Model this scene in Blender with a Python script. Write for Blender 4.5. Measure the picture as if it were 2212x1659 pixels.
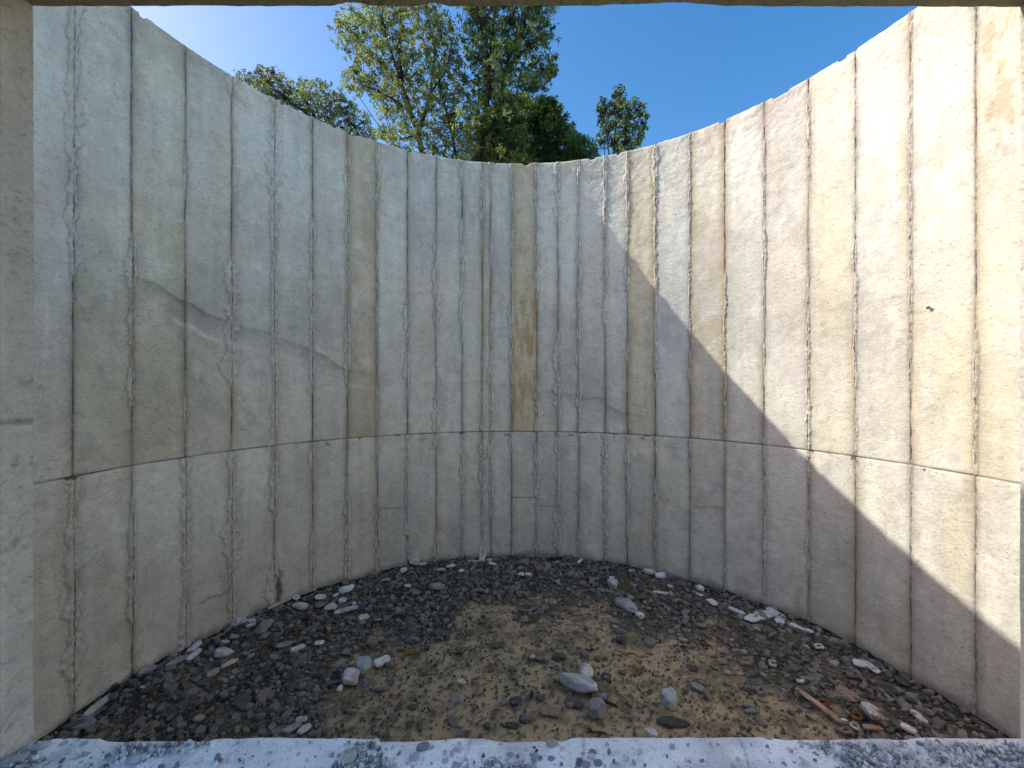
import bpy, math, random
import numpy as np
from mathutils import Vector, Matrix
R_ = math.radians
scene = bpy.context.scene
for o in list(bpy.data.objects): bpy.data.objects.remove(o)

# ------------------------------------------------------------------ camera
F = 931.9; CXP = 1106.0; HOR = 827.7          # focal length and principal point in pixels of a 2212 px wide view
CAMZ = 2.255
cam_d = bpy.data.cameras.new('camera'); cam = bpy.data.objects.new('camera', cam_d)
scene.collection.objects.link(cam); scene.camera = cam
cam.location = (0, 0, CAMZ); cam.rotation_euler = (R_(90), 0, 0)
cam_d.sensor_width = 36; cam_d.lens = 36 * F / 2212
cam_d.shift_y = -(829.5 - HOR) / 2212
cam_d.clip_start = 0.05; cam_d.clip_end = 2000

# ------------------------------------------------------------------ sky and sun
SUN_AZ, SUN_EL = -80.0, 36.9                  # azimuth from +Y towards +X
w = bpy.data.worlds.new('World'); scene.world = w; w.use_nodes = True
nt = w.node_tree; nt.nodes.clear()
sky = nt.nodes.new('ShaderNodeTexSky'); sky.sky_type = 'NISHITA'; sky.sun_disc = False
sky.sun_elevation = R_(SUN_EL); sky.sun_rotation = R_(SUN_AZ)
sky.air_density = 1.0; sky.dust_density = 1.15; sky.ozone_density = 2.6; sky.altitude = 200
bg = nt.nodes.new('ShaderNodeBackground'); bg.inputs[1].default_value = 0.15
wo = nt.nodes.new('ShaderNodeOutputWorld')
hs = nt.nodes.new('ShaderNodeHueSaturation'); hs.inputs['Saturation'].default_value = 1.36; nt.links.new(sky.outputs[0], hs.inputs['Color']); tn = nt.nodes.new('ShaderNodeMix'); tn.data_type = 'RGBA'; tn.blend_type = 'MULTIPLY'; tn.inputs[0].default_value = 1; tn.inputs[7].default_value = (1.28, .94, .84, 1); nt.links.new(hs.outputs[0], tn.inputs[6]); nt.links.new(tn.outputs[2], bg.inputs[0]); nt.links.new(bg.outputs[0], wo.inputs[0])
sun_d = bpy.data.lights.new('sun', 'SUN'); sun = bpy.data.objects.new('sun', sun_d)
scene.collection.objects.link(sun)
sun_d.energy = 2.0; sun_d.angle = R_(0.5); sun_d.color = (1.0, 0.965, 0.90)
sd = Vector((math.sin(R_(SUN_AZ)) * math.cos(R_(SUN_EL)), math.cos(R_(SUN_AZ)) * math.cos(R_(SUN_EL)), math.sin(R_(SUN_EL))))
sun.rotation_euler = sd.to_track_quat('Z', 'Y').to_euler(); sun.location = (-20, 0, 30)
scene.view_settings.view_transform = 'Standard'; scene.view_settings.look = 'None'
scene.view_settings.exposure = 1.03; scene.view_settings.gamma = 1
scene.cycles.max_bounces = 10; scene.cycles.diffuse_bounces = 6

# ------------------------------------------------------------------ helpers
def hsh(ix, iy, iz, seed):
    n = (ix.astype(np.int64) * 374761393 + iy.astype(np.int64) * 668265263 + iz.astype(np.int64) * 2147483647 + seed * 974634777) & 0x7fffffff
    n = (n ^ (n >> 13)) * 1274126177 & 0x7fffffff
    n = (n ^ (n >> 16)) * 668265263 & 0x7fffffff
    return (n ^ (n >> 15)) / float(0x7fffffff)
def vn(x, y, seed=0):
    x, y = np.broadcast_arrays(np.asarray(x, float), np.asarray(y, float))
    ix = np.floor(x); iy = np.floor(y); fx = x - ix; fy = y - iy
    fx = fx * fx * (3 - 2 * fx); fy = fy * fy * (3 - 2 * fy); z = np.zeros_like(ix)
    a = hsh(ix, iy, z, seed); b = hsh(ix + 1, iy, z, seed); c = hsh(ix, iy + 1, z, seed); d = hsh(ix + 1, iy + 1, z, seed)
    return (a * (1 - fx) + b * fx) * (1 - fy) + (c * (1 - fx) + d * fx) * fy
def fbm(x, y, seed=0, o=4, g=.5):
    t = 0; a = 1; s = 0
    for i in range(o):
        t = t + a * vn(x * 2 ** i + i * 17.3, y * 2 ** i - i * 9.1, seed + i); s += a; a *= g
    return t / s
def vn3(x, y, z, seed=0):
    ix = np.floor(x); iy = np.floor(y); iz = np.floor(z)
    fx = x - ix; fy = y - iy; fz = z - iz
    fx = fx * fx * (3 - 2 * fx); fy = fy * fy * (3 - 2 * fy); fz = fz * fz * (3 - 2 * fz)
    t = 0
    for a in (0, 1):
        for b in (0, 1):
            for c in (0, 1):
                t = t + hsh(ix + a, iy + b, iz + c, seed) * (fx if a else 1 - fx) * (fy if b else 1 - fy) * (fz if c else 1 - fz)
    return t
def ss(e0, e1, x):
    t = np.clip((x - e0) / (e1 - e0), 0, 1); return t * t * (3 - 2 * t)
def mixc(a, b, t):
    return a * (1 - t[..., None]) + np.asarray(b, float) * t[..., None]

def new_mesh(name, verts, faces, mat, parent=None, col=None, uv=None, smooth=True):
    me = bpy.data.meshes.new(name)
    if isinstance(faces, np.ndarray):
        k = faces.shape[1]; nf = len(faces)
        me.vertices.add(len(verts)); me.vertices.foreach_set('co', np.asarray(verts, np.float32).ravel())
        me.loops.add(nf * k); me.loops.foreach_set('vertex_index', faces.astype(np.int32).ravel())
        me.polygons.add(nf); me.polygons.foreach_set('loop_start', np.arange(0, nf * k, k, dtype=np.int32))
        me.polygons.foreach_set('loop_total', np.full(nf, k, np.int32)); me.update(calc_edges=True)
    else:
        me.from_pydata([tuple(v) for v in verts], [], faces)
    if col is not None:
        ca = me.color_attributes.new('Col', 'FLOAT_COLOR', 'POINT')
        c4 = np.ones((len(verts), 4), np.float32); c4[:, :3] = col; ca.data.foreach_set('color', c4.ravel())
    if uv is not None:
        ul = me.uv_layers.new(name='UVMap'); li = np.empty(len(me.loops), np.int32); me.loops.foreach_get('vertex_index', li)
        ul.data.foreach_set('uv', np.asarray(uv, np.float32)[li].ravel())
    if smooth: me.polygons.foreach_set('use_smooth', np.ones(len(me.polygons), bool))
    if mat: me.materials.append(mat)
    o = bpy.data.objects.new(name, me); scene.collection.objects.link(o)
    if parent: o.parent = parent
    return o
def empty(name, loc=(0, 0, 0)):
    o = bpy.data.objects.new(name, None); scene.collection.objects.link(o); o.location = loc; o.empty_display_size = .1; return o
def tag(o, label=None, cat=None, group=None, kind=None):
    if label: o['label'] = label
    if cat: o['category'] = cat
    if group: o['group'] = group
    if kind: o['kind'] = kind
    return o
def gridfaces(nr, nc):
    i = np.arange(nr - 1)[:, None] * nc + np.arange(nc - 1)[None, :]
    return np.stack([i, i + 1, i + nc + 1, i + nc], -1).reshape(-1, 4)

class NB:
    def __init__(s, name):
        s.m = bpy.data.materials.new(name); s.m.use_nodes = True; s.t = s.m.node_tree; s.b = s.t.nodes['Principled BSDF']
        s.b.inputs['Specular IOR Level'].default_value = .25
    def n(s, typ, **k):
        nd = s.t.nodes.new(typ)
        for a, v in k.items():
            if a.startswith('i_'):
                key = a[2:]; nd.inputs[int(key) if key.isdigit() else key].default_value = v
            else: setattr(nd, a, v)
        return nd
    def l(s, a, b): s.t.links.new(a, b)
    def noise(s, vec, scale, detail=4, rough=.6, dist=0):
        nd = s.n('ShaderNodeTexNoise', i_Scale=scale, i_Detail=detail, i_Roughness=rough, i_Distortion=dist); s.l(vec, nd.inputs['Vector']); return nd.outputs[0]
    def ramp(s, f, pts):
        nd = s.n('ShaderNodeValToRGB'); s.l(f, nd.inputs[0]); el = nd.color_ramp.elements
        while len(el) < len(pts): el.new(.5)
        for e, (p, c) in zip(el, pts):
            e.position = p; e.color = (c, c, c, 1) if not hasattr(c, '__len__') else (*c, 1)
        return nd.outputs[0]
    def mul(s, a, b, fac=1):
        nd = s.n('ShaderNodeMix', data_type='RGBA', blend_type='MULTIPLY'); nd.inputs[0].default_value = fac
        s.l(a, nd.inputs[6]); s.l(b, nd.inputs[7]); return nd.outputs[2]
    def mix(s, f, a, b):
        nd = s.n('ShaderNodeMix', data_type='RGBA'); s.l(f, nd.inputs[0])
        for q, v in ((6, a), (7, b)):
            if hasattr(v, '__len__'): nd.inputs[q].default_value = (*v, 1)
            else: s.l(v, nd.inputs[q])
        return nd.outputs[2]
    def math(s, op, a, b):
        nd = s.n('ShaderNodeMath', operation=op)
        for q, v in ((0, a), (1, b)):
            if isinstance(v, (int, float)): nd.inputs[q].default_value = v
            else: s.l(v, nd.inputs[q])
        return nd.outputs[0]
    def bump(s, h, strength, dist, prev=None):
        nd = s.n('ShaderNodeBump', i_Strength=strength, i_Distance=dist); s.l(h, nd.inputs['Height'])
        if prev: s.l(prev, nd.inputs['Normal'])
        return nd.outputs[0]
    def obj(s): return s.n('ShaderNodeTexCoord').outputs['Object']
    def done(s, col, rough=.9, normal=None):
        if hasattr(col, '__len__') and not hasattr(col, 'links'): s.b.inputs[0].default_value = (*col, 1)
        else: s.l(col, s.b.inputs[0])
        s.b.inputs['Roughness'].default_value = rough
        if normal: s.l(normal, s.b.inputs['Normal'])
        return s.m

def concrete(name, pits=1.0, grain=1.0, coarse=1.0, vcol=True, base=(.45, .44, .41)):
    b = NB(name); co = b.obj()
    uvn = b.n('ShaderNodeTexCoord').outputs['UV']
    if vcol: c = b.n('ShaderNodeVertexColor', layer_name='Col').outputs[0]
    else: c = b.n('ShaderNodeRGB'); c.outputs[0].default_value = (*base, 1); c = c.outputs[0]
    mp = b.n('ShaderNodeMapping'); mp.inputs['Rotation'].default_value = (.5, .2, .5); mp.inputs['Scale'].default_value = (1, 1, 1.8); b.l(co, mp.inputs[0]); mv = mp.outputs[0]
    c = b.mul(c, b.ramp(b.noise(mv, 7, 10, .75, .8), [(.28, .74), (.42, .95), (.5, 1.0), (.72, 1.12)]))
    c = b.mul(c, b.ramp(b.noise(mv, 38, 6, .75, .3), [(.33, .62), (.43, .96), (.75, 1.08)]))
    c = b.mul(c, b.ramp(b.noise(co, 120, 3, .7), [(.25, .84), (.5, 1.0), (.8, 1.1)]))
    # bug holes and small dark specks, gathered in patches
    v = b.n('ShaderNodeTexVoronoi', feature='F1', i_Scale=26.0, i_Randomness=1.0); b.l(mv, v.inputs['Vector'])
    sp = b.n('ShaderNodeSeparateColor'); b.l(v.outputs['Color'], sp.inputs[0])
    rad = b.math('MULTIPLY', b.math('POWER', sp.outputs[0], 5.0), .24 * pits)
    patch = b.ramp(b.noise(co, 2.2, 3, .6), [(.42, .25), (.6, 1.0)])
    dot = b.math('LESS_THAN', v.outputs['Distance'], b.math('MULTIPLY', rad, patch))
    v2 = b.n('ShaderNodeTexNoise', i_Scale=46.0, i_Detail=3.0, i_Roughness=.55); b.l(mv, v2.inputs['Vector'])
    fleck = b.math('MULTIPLY', b.ramp(v2.outputs[0], [(.60, 0.0), (.67, 1.0)]), patch)
    dk = b.math('MAXIMUM', dot, b.math('MULTIPLY', fleck, .55))
    c = b.mix(b.math('MULTIPLY', dk, .68), c, (.13, .12, .105))
    n1 = b.bump(b.noise(mv, 14, 6, .62, .8), .55 * coarse, .012)
    n2 = b.bump(b.noise(co, 75, 4, .7), .55 * grain, .0035, n1)
    inv = b.math('SUBTRACT', 1.0, dk)
    n3 = b.bump(inv, .6, .004, n2)
    return b.done(c, .93, n3)

M_wall = concrete('weathered_concrete')
M_front = concrete('front_concrete', 1.2, 1.3)
def sillmat():
    b = NB('white_concrete'); co = b.obj()
    c = b.n('ShaderNodeVertexColor', layer_name='Col').outputs[0]
    c = b.mul(c, b.ramp(b.noise(co, 14, 6, .7, .5), [(.3, .88), (.5, 1.0), (.7, 1.04)]))
    v = b.n('ShaderNodeTexVoronoi', feature='F1', i_Scale=42.0); b.l(co, v.inputs['Vector'])
    sp = b.n('ShaderNodeSeparateColor'); b.l(v.outputs['Color'], sp.inputs[0])
    patch = b.ramp(b.noise(co, 4.0, 4, .6), [(.42, .0), (.58, 1.0)])
    rad = b.math('MULTIPLY', b.math('MULTIPLY', sp.outputs[0], .42), patch)
    agg = b.math('LESS_THAN', v.outputs['Distance'], rad)
    c = b.mix(b.math('MULTIPLY', agg, .75), c, b.ramp(sp.outputs[1], [(0, (.16, .16, .17)), (.5, (.36, .36, .37)), (1, (.58, .55, .5))]))
    c = b.mul(c, b.ramp(b.noise(co, 60, 5, .8), [(.33, .5), (.42, 1.0), (.8, 1.03)]))
    c = b.mul(c, b.ramp(b.noise(co, 170, 4, .7), [(.34, .5), (.41, 1.0), (.8, 1.03)]))
    n1 = b.bump(b.noise(co, 22, 6, .65), .7, .01); n2 = b.bump(b.noise(co, 90, 4, .7), .6, .004, n1)
    return b.done(c, .95, b.bump(agg, .5, .003, n2))
M_sill = sillmat()

def colmat(name, rough=.9, nscale=40, amp=.25, bs=.5, bd=.004, spec=.25):
    b = NB(name); co = b.obj(); c = b.n('ShaderNodeVertexColor', layer_name='Col').outputs[0]
    c = b.mul(c, b.ramp(b.noise(co, nscale, 6, .7), [(.3, 1 - amp), (.5, 1.0), (.75, 1 + amp * .6)]))
    b.b.inputs['Specular IOR Level'].default_value = spec
    return b.done(c, rough, b.bump(b.noise(co, nscale * 1.5, 5, .7), bs, bd))
M_chip = colmat('shale', .75, 60, .3, .4, .003, .3)
M_stone = colmat('pale_stone', .9, 55, .38, .9, .006)
M_floor = colmat('silty_floor', .95, 70, .35, .9, .006, .15)
M_rust = colmat('rusty_metal', .85, 80, .5, .5, .002)
M_bark = colmat('bark', .95, 12, .35, .7, .02)

def leafmat(name, tr=.45):
    b = NB(name); c = b.n('ShaderNodeVertexColor', layer_name='Col').outputs[0]
    b.l(c, b.b.inputs[0]); b.b.inputs['Roughness'].default_value = .55; b.b.inputs['Specular IOR Level'].default_value = .4
    t = b.n('ShaderNodeBsdfTranslucent'); hs = b.n('ShaderNodeHueSaturation', i_Value=1.7, i_Saturation=1.15, i_Hue=.49); b.l(c, hs.inputs['Color']); b.l(hs.outputs[0], t.inputs[0])
    m = b.n('ShaderNodeMixShader'); m.inputs[0].default_value = tr
    b.l(b.b.outputs[0], m.inputs[1]); b.l(t.outputs[0], m.inputs[2])
    b.l(m.outputs[0], b.t.nodes['Material Output'].inputs[0]); return b.m
M_leaf = leafmat('foliage')

# ------------------------------------------------------------------ silo geometry
RAD = 3.006; CX = .096; CY = 2.494; TOP = CAMZ + 2.804; SEAM = CAMZ - .615
THICK = .22
def px_theta(x):                                  # wall angle of a measured joint
    t = (x - CXP) / F; A = t * t + 1; B = -2 * (t * CX + CY); C = CX * CX + CY * CY - RAD * RAD
    Y = (-B + math.sqrt(B * B - 4 * A * C)) / (2 * A); return math.atan2(t * Y - CX, Y - CY), Y
def px_wall(x, y):
    th, Y = px_theta(x); return th, CAMZ - (y - HOR) / F * Y
JX = [158, 285, 400, 500, 592, 675, 750, 815, 880, 942, 998, 1042, 1060, 1105, 1160, 1205, 1250, 1307, 1355, 1416, 1490, 1566, 1651, 1746, 1848, 1967, 2107]
JT = [px_theta(x)[0] for x in JX]
JT = [JT[0] - .105 * k for k in range(6, 0, -1)] + JT + [JT[-1] + .105 * k for k in range(1, 7)]
JT = np.array(JT); NJ = len(JT)
# mortar generosity of every joint (6 hidden, then as measured)
JM = [.6] * 6 + [1.5, .7, 1.1, 1.5, 1.25, .9, .9, .55, .75, 1.1, .9, 1.2, .8, .7, 1.0, 1.25, .8, 1.1, .9, .8, .55, .6, .7, .85, .65, .6, .5] + [.5] * 6
JM = np.array(JM)
# tint of each stave: index i = stave right of joint i-1 ; neutral unless the photo shows a cast
NEU = np.array((.47, .455, .425))
rs = np.random.RandomState(4)
ST_U = np.array([NEU * (1 + .05 * (rs.rand() - .5)) * (1 + .012 * (rs.rand(3) - .5)) for _ in range(NJ + 1)])
ST_L = np.array([NEU * (1 + .06 * (rs.rand() - .5)) * (1 + .012 * (rs.rand(3) - .5)) for _ in range(NJ + 1)])
def stave_after(px): return 6 + JX.index(px) + 1
for p_, c_ in ((750, (.425, .375, .30)), (1105, (.465, .405, .30)), (1355, (.46, .41, .33)), (1490, (.44, .41, .36)), (285, (.44, .42, .35)), (400, (.45, .43, .385)),
               (158, (.44, .43, .38)), (675, (.46, .435, .39)), (880, (.47, .44, .42)), (1416, (.46, .47, .46)), (1042, (.465, .43, .37)), (2107, (.455, .425, .36)), (1848, (.45, .44, .405)), (1967, (.45, .435, .385)), (1746, (.455, .435, .38))):
    ST_U[stave_after(p_)] = c_
ST_L[stave_after(815)] = (.42, .43, .40); ST_L[stave_after(1105)] = (.43, .43, .40); ST_L[stave_after(750)] = (.46, .44, .40); ST_L[stave_after(1042)] = (.43, .43, .42)
cold = [px_wall(*p) for p in ((240, 590), (330, 612), (385, 648), (500, 697), (590, 722), (680, 758), (745, 795), (820, 812), (900, 828), (1040, 822), (1110, 834), (1205, 850), (1300, 862), (1345, 890), (1420, 900))]
cold_amp = [0, .8, 1, .8, .35, .8, .7, .1, .1, .25, .15, .3, .5, .6, 0]

def course(name, z0, z1, staves, upper, parent, seed):
    cols = list(np.arange(-1.72, 1.72, .011 / RAD)) + list(np.arange(-2.13, -1.72, .03)) + list(np.arange(1.72, 2.13, .03))
    for t in JT:
        if abs(t) < 1.72: cols += [t + d for d in np.concatenate([np.arange(-.080, -.012, .005), np.arange(-.012, .0121, .003), np.arange(.017, .082, .005)]) / RAD]
    cols = np.array(sorted(cols)); keep = [0]
    for i in range(1, len(cols)):
        if cols[i] - cols[keep[-1]] > .0021 / RAD: keep.append(i)
    th = cols[keep]
    zz = np.linspace(z0, z1, int((z1 - z0) / .0095) + 1)
    T, Z = np.meshgrid(th, zz); S = T * RAD
    idx = np.searchsorted(JT, th)                       # stave number per column
    lo = np.clip(idx - 1, 0, NJ - 1); hi = np.clip(idx, 0, NJ - 1)
    near = np.where(np.abs(th - JT[lo]) < np.abs(th - JT[hi]), lo, hi)
    near_g = np.broadcast_to(near, T.shape)
    wob = (vn(Z * 3.0, near_g * 7.7, seed) - .5) * .008 + (vn(Z * 40, near_g * 3.7, seed + 3) - .5) * .003
    D = (T - JT[near][None, :]) * RAD - wob; aD = np.abs(D)
    jm = JM[near][None, :]
    # --- height (positive = into the room)
    mid = (JT[lo] + JT[hi]) / 2; half = (JT[hi] - JT[lo]) / 2
    flat = np.where(idx == 0, 0, np.where(idx == NJ, 0, RAD * (1 - np.cos(half) / np.cos(np.clip(th - mid, -.2, .2)))))
    H = np.broadcast_to(flat * .25, T.shape).copy()
    offs = (np.random.RandomState(seed).rand(NJ + 1) - .5) * .0035; H += offs[idx][None, :]
    H += (fbm(S * 1.3, Z * 1.1, seed + 10, 3) - .5) * .006
    H += (fbm(S * 9, Z * 7, seed + 20, 4) - .5) * .010
    # --- colour
    C = staves[idx][None, :, :] * np.ones(T.shape + (1,))
    blot = fbm(S * 2.0 + 5, Z * 1.4, seed + 30, 5, .6); C = C * (.70 + .58 * blot)[..., None]
    C = C * (.90 + .20 * fbm(S * 11 + Z * 5, Z * 9 - S * 4, seed + 35, 4, .65))[..., None]
    strk = fbm(S * 26, Z * 1.1, seed + 40, 3); C = C * (.93 + .14 * strk)[..., None]
    per = fbm(S * 5 + idx[None, :] * 13.7, Z * 2.2, seed + 50, 4, .6); C = mixc(C, (.335, .32, .29), ss(.56, .80, per) * .55)
    C = mixc(C, (.50, .425, .29), ss(.60, .85, fbm(S * 3 + idx[None, :] * 5.1, Z * .9, seed + 60, 3)) * .30)
    C = mixc(C, (.43, .455, .45), ss(.55, .8, fbm(S * 2.2, Z * 1.6, seed + 70, 3)) * .2)
    C = mixc(C, (.48, .44, .435), ss(.55, .8, fbm(S * 2.6, Z * 1.3, seed + 73, 3)) * .2)
    C = mixc(C, (.58, .56, .52), ss(.64, .8, fbm(S * 7, Z * 5, seed + 77, 4)) * .35)
    # brown runs beside some joints
    run = ss(.5, .75, vn(Z * .9, near_g * 5.3 + np.sign(D) * 2.2, seed + 80)) * ss(.11, .0, aD) * .5
    C = mixc(C, (.40, .335, .235), run)
    dkr = ss(.55, .8, vn(Z * 1.4, near_g * 3.1 + np.sign(D) * 1.7, seed + 84)) * ss(.08, .0, aD) * (.5 + .5 * vn(S * 60, Z * 30, seed + 85)) * .5
    C = mixc(C, (.25, .24, .225), dkr)
    if upper:
        # tan staves grow blotchy
        tan = np.zeros(NJ + 1)
        for p_ in (750, 1105, 1355, 1490): tan[stave_after(p_)] = 1
        tn = tan[idx][None, :]
        C = mixc(C, (.33, .28, .20), tn * ss(.5, .72, fbm(S * 9, Z * 3.5, seed + 90, 5, .65)) * .5)
        C = mixc(C, (.35, .28, .18), tn * ss(.09, .02, aD) * .45)
        k = stave_after(1105); m = (idx == k)[None, :] * ss(1.66, 1.9, Z) * ss(3.45, 3.2, Z)
        C = mixc(C, (.37, .235, .105), m * ss(.42, .66, fbm(S * 26, Z * 4.5, 91, 4, .65)) * .75)
        C = mixc(C, (.50, .455, .36), m * ss(.52, .68, fbm(S * 22, Z * 4, 95, 4, .6)) * .6)
        k = stave_after(2107); m = (idx == k)[None, :] * ss(3.3, 3.9, Z)
        C = mixc(C, (.36, .29, .20), m * ss(.47, .62, fbm(S * 8, Z * 4, 97, 5, .65)) * .75)
        for p_ in (158, 285): 
            k = stave_after(p_); m = (idx == k)[None, :] * ss(3.6, 2.9, Z)
            C = mixc(C, (.39, .365, .27), m * (.15 + .4 * ss(.4, .7, fbm(S * 5, Z * 4, 99, 4))))
            C = mixc(C, (.28, .27, .235), m * ss(.55, .75, fbm(S * 7, Z * 5, 199, 5, .6)) * .5)
        # slanting cold joint of a halted pour
        ct = np.array([c[0] for c in cold]); cz = np.array([c[1] for c in cold]); srt = np.argsort(ct)
        zl = np.interp(th, ct[srt], cz[srt])[None, :] + (fbm(S * 7, S * 0 + 3, 101, 4) - .5) * .08
        am = np.interp(th, ct[srt], np.array(cold_amp)[srt], 0, 0)[None, :]
        dd = zl - Z
        band = am * ss(-.004, .008, dd) * np.exp(-np.clip(dd, 0, 9) / .085) * (.6 + .6 * fbm(S * 12, Z * 16, 105, 4))
        C = mixc(C, (.15, .145, .125), np.clip(band * .9, 0, .7)); H -= band * .012
        ridge = am * np.exp(-((dd - .16 - .05 * vn(S * 2, S * 0, 7)) / .022) ** 2) * .5 * vn(S * 9, Z * 9, 109); C = mixc(C, (.64, .61, .55), ridge * 1.3); H += ridge * .006
        # weathered band under the rim
        C = C * (1 - .10 * ss(TOP - .35, TOP - .02, Z + .12 * vn(S * 4, Z * 2, 111)))[..., None]
        C = mixc(C, (.33, .32, .30), ss(TOP - .5, TOP - .05, Z) * ss(.5, .7, fbm(S * 8, Z * 8, 113, 5, .6)) * .5)
        H += ss(TOP - 1.6, TOP, Z) * (fbm(S * 14, Z * 18, 115, 4, .6) - .5) * .014
    else:
        C = mixc(C, (.32, .315, .295), ss(.75, 0, Z) * ss(.45, .7, fbm(S * 5, Z * 4, 121, 5, .6)) * .35)
        for xa, xb, yy, ya in ((815, 880, 1096, 4), (1105, 1160, 1075, 0), (1500, 1562, 1097, -2), (1166, 1200, 1094, 0)):
            ta, za = px_wall(xa, yy + ya); tb, zb = px_wall(xb, yy)
            inr = (th > ta) & (th < tb); zl = np.interp(th, [ta, tb], [za, zb])[None, :]
            e = inr[None, :] * np.exp(-((Z - zl) / .007) ** 2) * (.45 + .5 * vn(S * 20, Z * 0, 5)); C = mixc(C, (.16, .15, .14), np.clip(e, 0, 1)); H -= e * .004
        ta, za = px_wall(430, 1305); tb, zb = px_wall(498, 1274); inr = (th > ta) & (th < tb); zl = np.interp(th, [ta, tb], [za, zb])[None, :] + (vn(S * 30, S * 0, 8) - .5) * .03
        e = inr[None, :] * np.exp(-((Z - zl) / .008) ** 2) * .8; C = mixc(C, (.16, .15, .14), e); H -= e * .006
        # honeycombed void at the foot of one joint
        tv, zv = px_wall(602, 1272); e = ss(1, .3, np.sqrt(((T - tv) * RAD / .05) ** 2 + ((Z - zv) / .26) ** 2) + (fbm(S * 25, Z * 18, 131, 3) - .5) * 1.6)
        C = mixc(C, (.10, .095, .09), e * .9); H -= e * .022
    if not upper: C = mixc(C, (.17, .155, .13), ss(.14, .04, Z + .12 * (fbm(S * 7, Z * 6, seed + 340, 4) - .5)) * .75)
    C = np.minimum(C * np.array((1.67, 1.62, 1.43)), .84)
    # --- joints: squeezed mortar, cracks
    act = ss(.34, .54, fbm(Z * 1.1, near_g * 4.7, seed + 200, 2) + .10 * (jm - 1) + (.06 if not upper else 0))
    rsun = 1 - .55 * ss(.35, .7, JT[near])[None, :]
    blob = ss(.60, .9, vn(Z * 5.5, near_g * 2.9 + np.sign(D) * .9, seed + 210)) * ss(.5, .6, vn(Z * 1.7, near_g * 1.3, seed + 215))
    lob = ss(.35, .95, vn(Z * 13, near_g * 6.1 + np.sign(D) * 3.3, seed + 220)) * .6 + ss(.4, .9, vn(Z * 31, near_g * 4.3 + np.sign(D) * 2.3, seed + 225)) * .4
    W = jm * rsun * act * (.009 + .046 * lob * (.35 + 1.1 * vn(Z * 2.3, near_g * 3.9, seed + 227)) + .045 * blob) + .004
    e = W - aD + (vn(S * 90, Z * 60, seed + 230) - .5) * .009
    mort = ss(-.0015, .002, e) * ss(.2, .6, act)
    H += mort * (.005 + .009 * vn(S * 70, Z * 45, seed + 240)) * np.clip(e / .012 + .5, .5, 1.4)
    C = mixc(C, (.74, .70, .60), mort * (.55 + .35 * vn(Z * 3, near_g * 1.9, seed + 250)) * (.45 + .55 * ss(.25, .6, vn(S * 75, Z * 75, seed + 251))))
    outl = np.exp(-((e + .006) / .0042) ** 2) * ss(.2, .6, act); C = mixc(C, (.20, .19, .17), outl * .52 * (.5 + .5 * vn(Z * 12, near_g * 2.2 + np.sign(D), seed + 252)))
    # the joint line itself
    ln = np.exp(-(D / .0042) ** 2); dash = ss(.38, .62, fbm(Z * 11, near_g * 8.3, seed + 260, 4, .65)); 
    vis = .35 + .65 * dash
    C = mixc(C, (.12, .10, .09), np.clip(ln * vis * .9, 0, 1)); H -= ln * vis * .010
    rope = np.exp(-(aD / .012) ** 2) * (vn(D * 90 + Z * 40, Z * 38, seed + 270) - .5); H += rope * .011
    C = C * (1 - .25 * np.exp(-(aD / .022) ** 2) * (1 - mort))[..., None]
    C = C * (1 - .16 * np.exp(-(aD / .055) ** 2) * ss(.35, .7, fbm(Z * 4 + S * 2, near_g * 2.7 + np.sign(D) * 1.9, seed + 290, 4, .6)) * (1 - .6 * mort))[..., None]
    grime = ss(.60, .74, fbm(S * 9, Z * 9, seed + 295, 5, .7)) * ss(.5, .7, fbm(S * 1.6, Z * 1.2, seed + 296, 2)); C = C * (1 - .14 * grime)[..., None]
    C = mixc(C, (.42, .27, .17), np.exp(-(aD / .008) ** 2) * ss(.62, .8, vn(Z * 1.2, near_g * 9.1, seed + 280)) * .6)
    # --- seam edge between the two pours
    sd_ = np.abs(Z - SEAM); sv = .5 + .5 * ss(.3, .5, fbm(S * 4, S * 0, 300, 3))
    C = mixc(C, (.14, .12, .10), np.exp(-(sd_ / .0055) ** 2) * sv * .9); H -= np.exp(-(sd_ / .006) ** 2) * .008
    if not upper:
        hole = ss(.10, .0, sd_) * ss(.68, .74, fbm(S * 22, Z * 22, 310, 3)) * ss(.5, .62, vn(S * 1.1, 0, 312)); C = mixc(C, (.13, .12, .11), hole); H -= hole * .008
    Rr = RAD - H
    # rounded, chipped rim
    zt = Z.copy()
    if upper:
        chip = (fbm(S * 14, S * 0, 401, 4, .8) - .5) * .012 - .022 * ss(.76, .88, vn(S * 13, S * 0, 405))
        fz = ss(z0, z1, Z); zt = Z + chip * ss(TOP - .25, TOP, Z)
        rnd = ss(TOP - .018, TOP, Z); Rr = Rr + rnd * .010
    X = CX + np.sin(T) * Rr; Y = CY + np.cos(T) * Rr
    P = np.stack([X, Y, zt], -1)
    # top (rim) and outer face
    extra = []; ec = []
    rows = []
    if upper: rows = [(RAD + .06, TOP + .004), (RAD + .14, TOP + .003), (RAD + THICK - .01, TOP), (RAD + THICK, TOP - .02), (RAD + THICK, (z0 + z1) / 2), (RAD + THICK, z0)]
    else: rows = []
    for r, z in rows:
        nr = (fbm(th * RAD * 9, th * 0 + r * 30, 411, 3) - .5) * .015
        zz_ = z + (nr + (chip[0] if z > TOP - .03 and r < RAD + .1 else 0)) * (1 if z > z0 + 1 else 0)
        extra.append(np.stack([CX + np.sin(th) * r, CY + np.cos(th) * r, zz_ + th * 0], -1)); ec.append(np.ones((len(th), 3)) * .42 * (.8 + .4 * fbm(th * RAD * 5, th * 0 + r * 9, 420, 3))[:, None])
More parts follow.
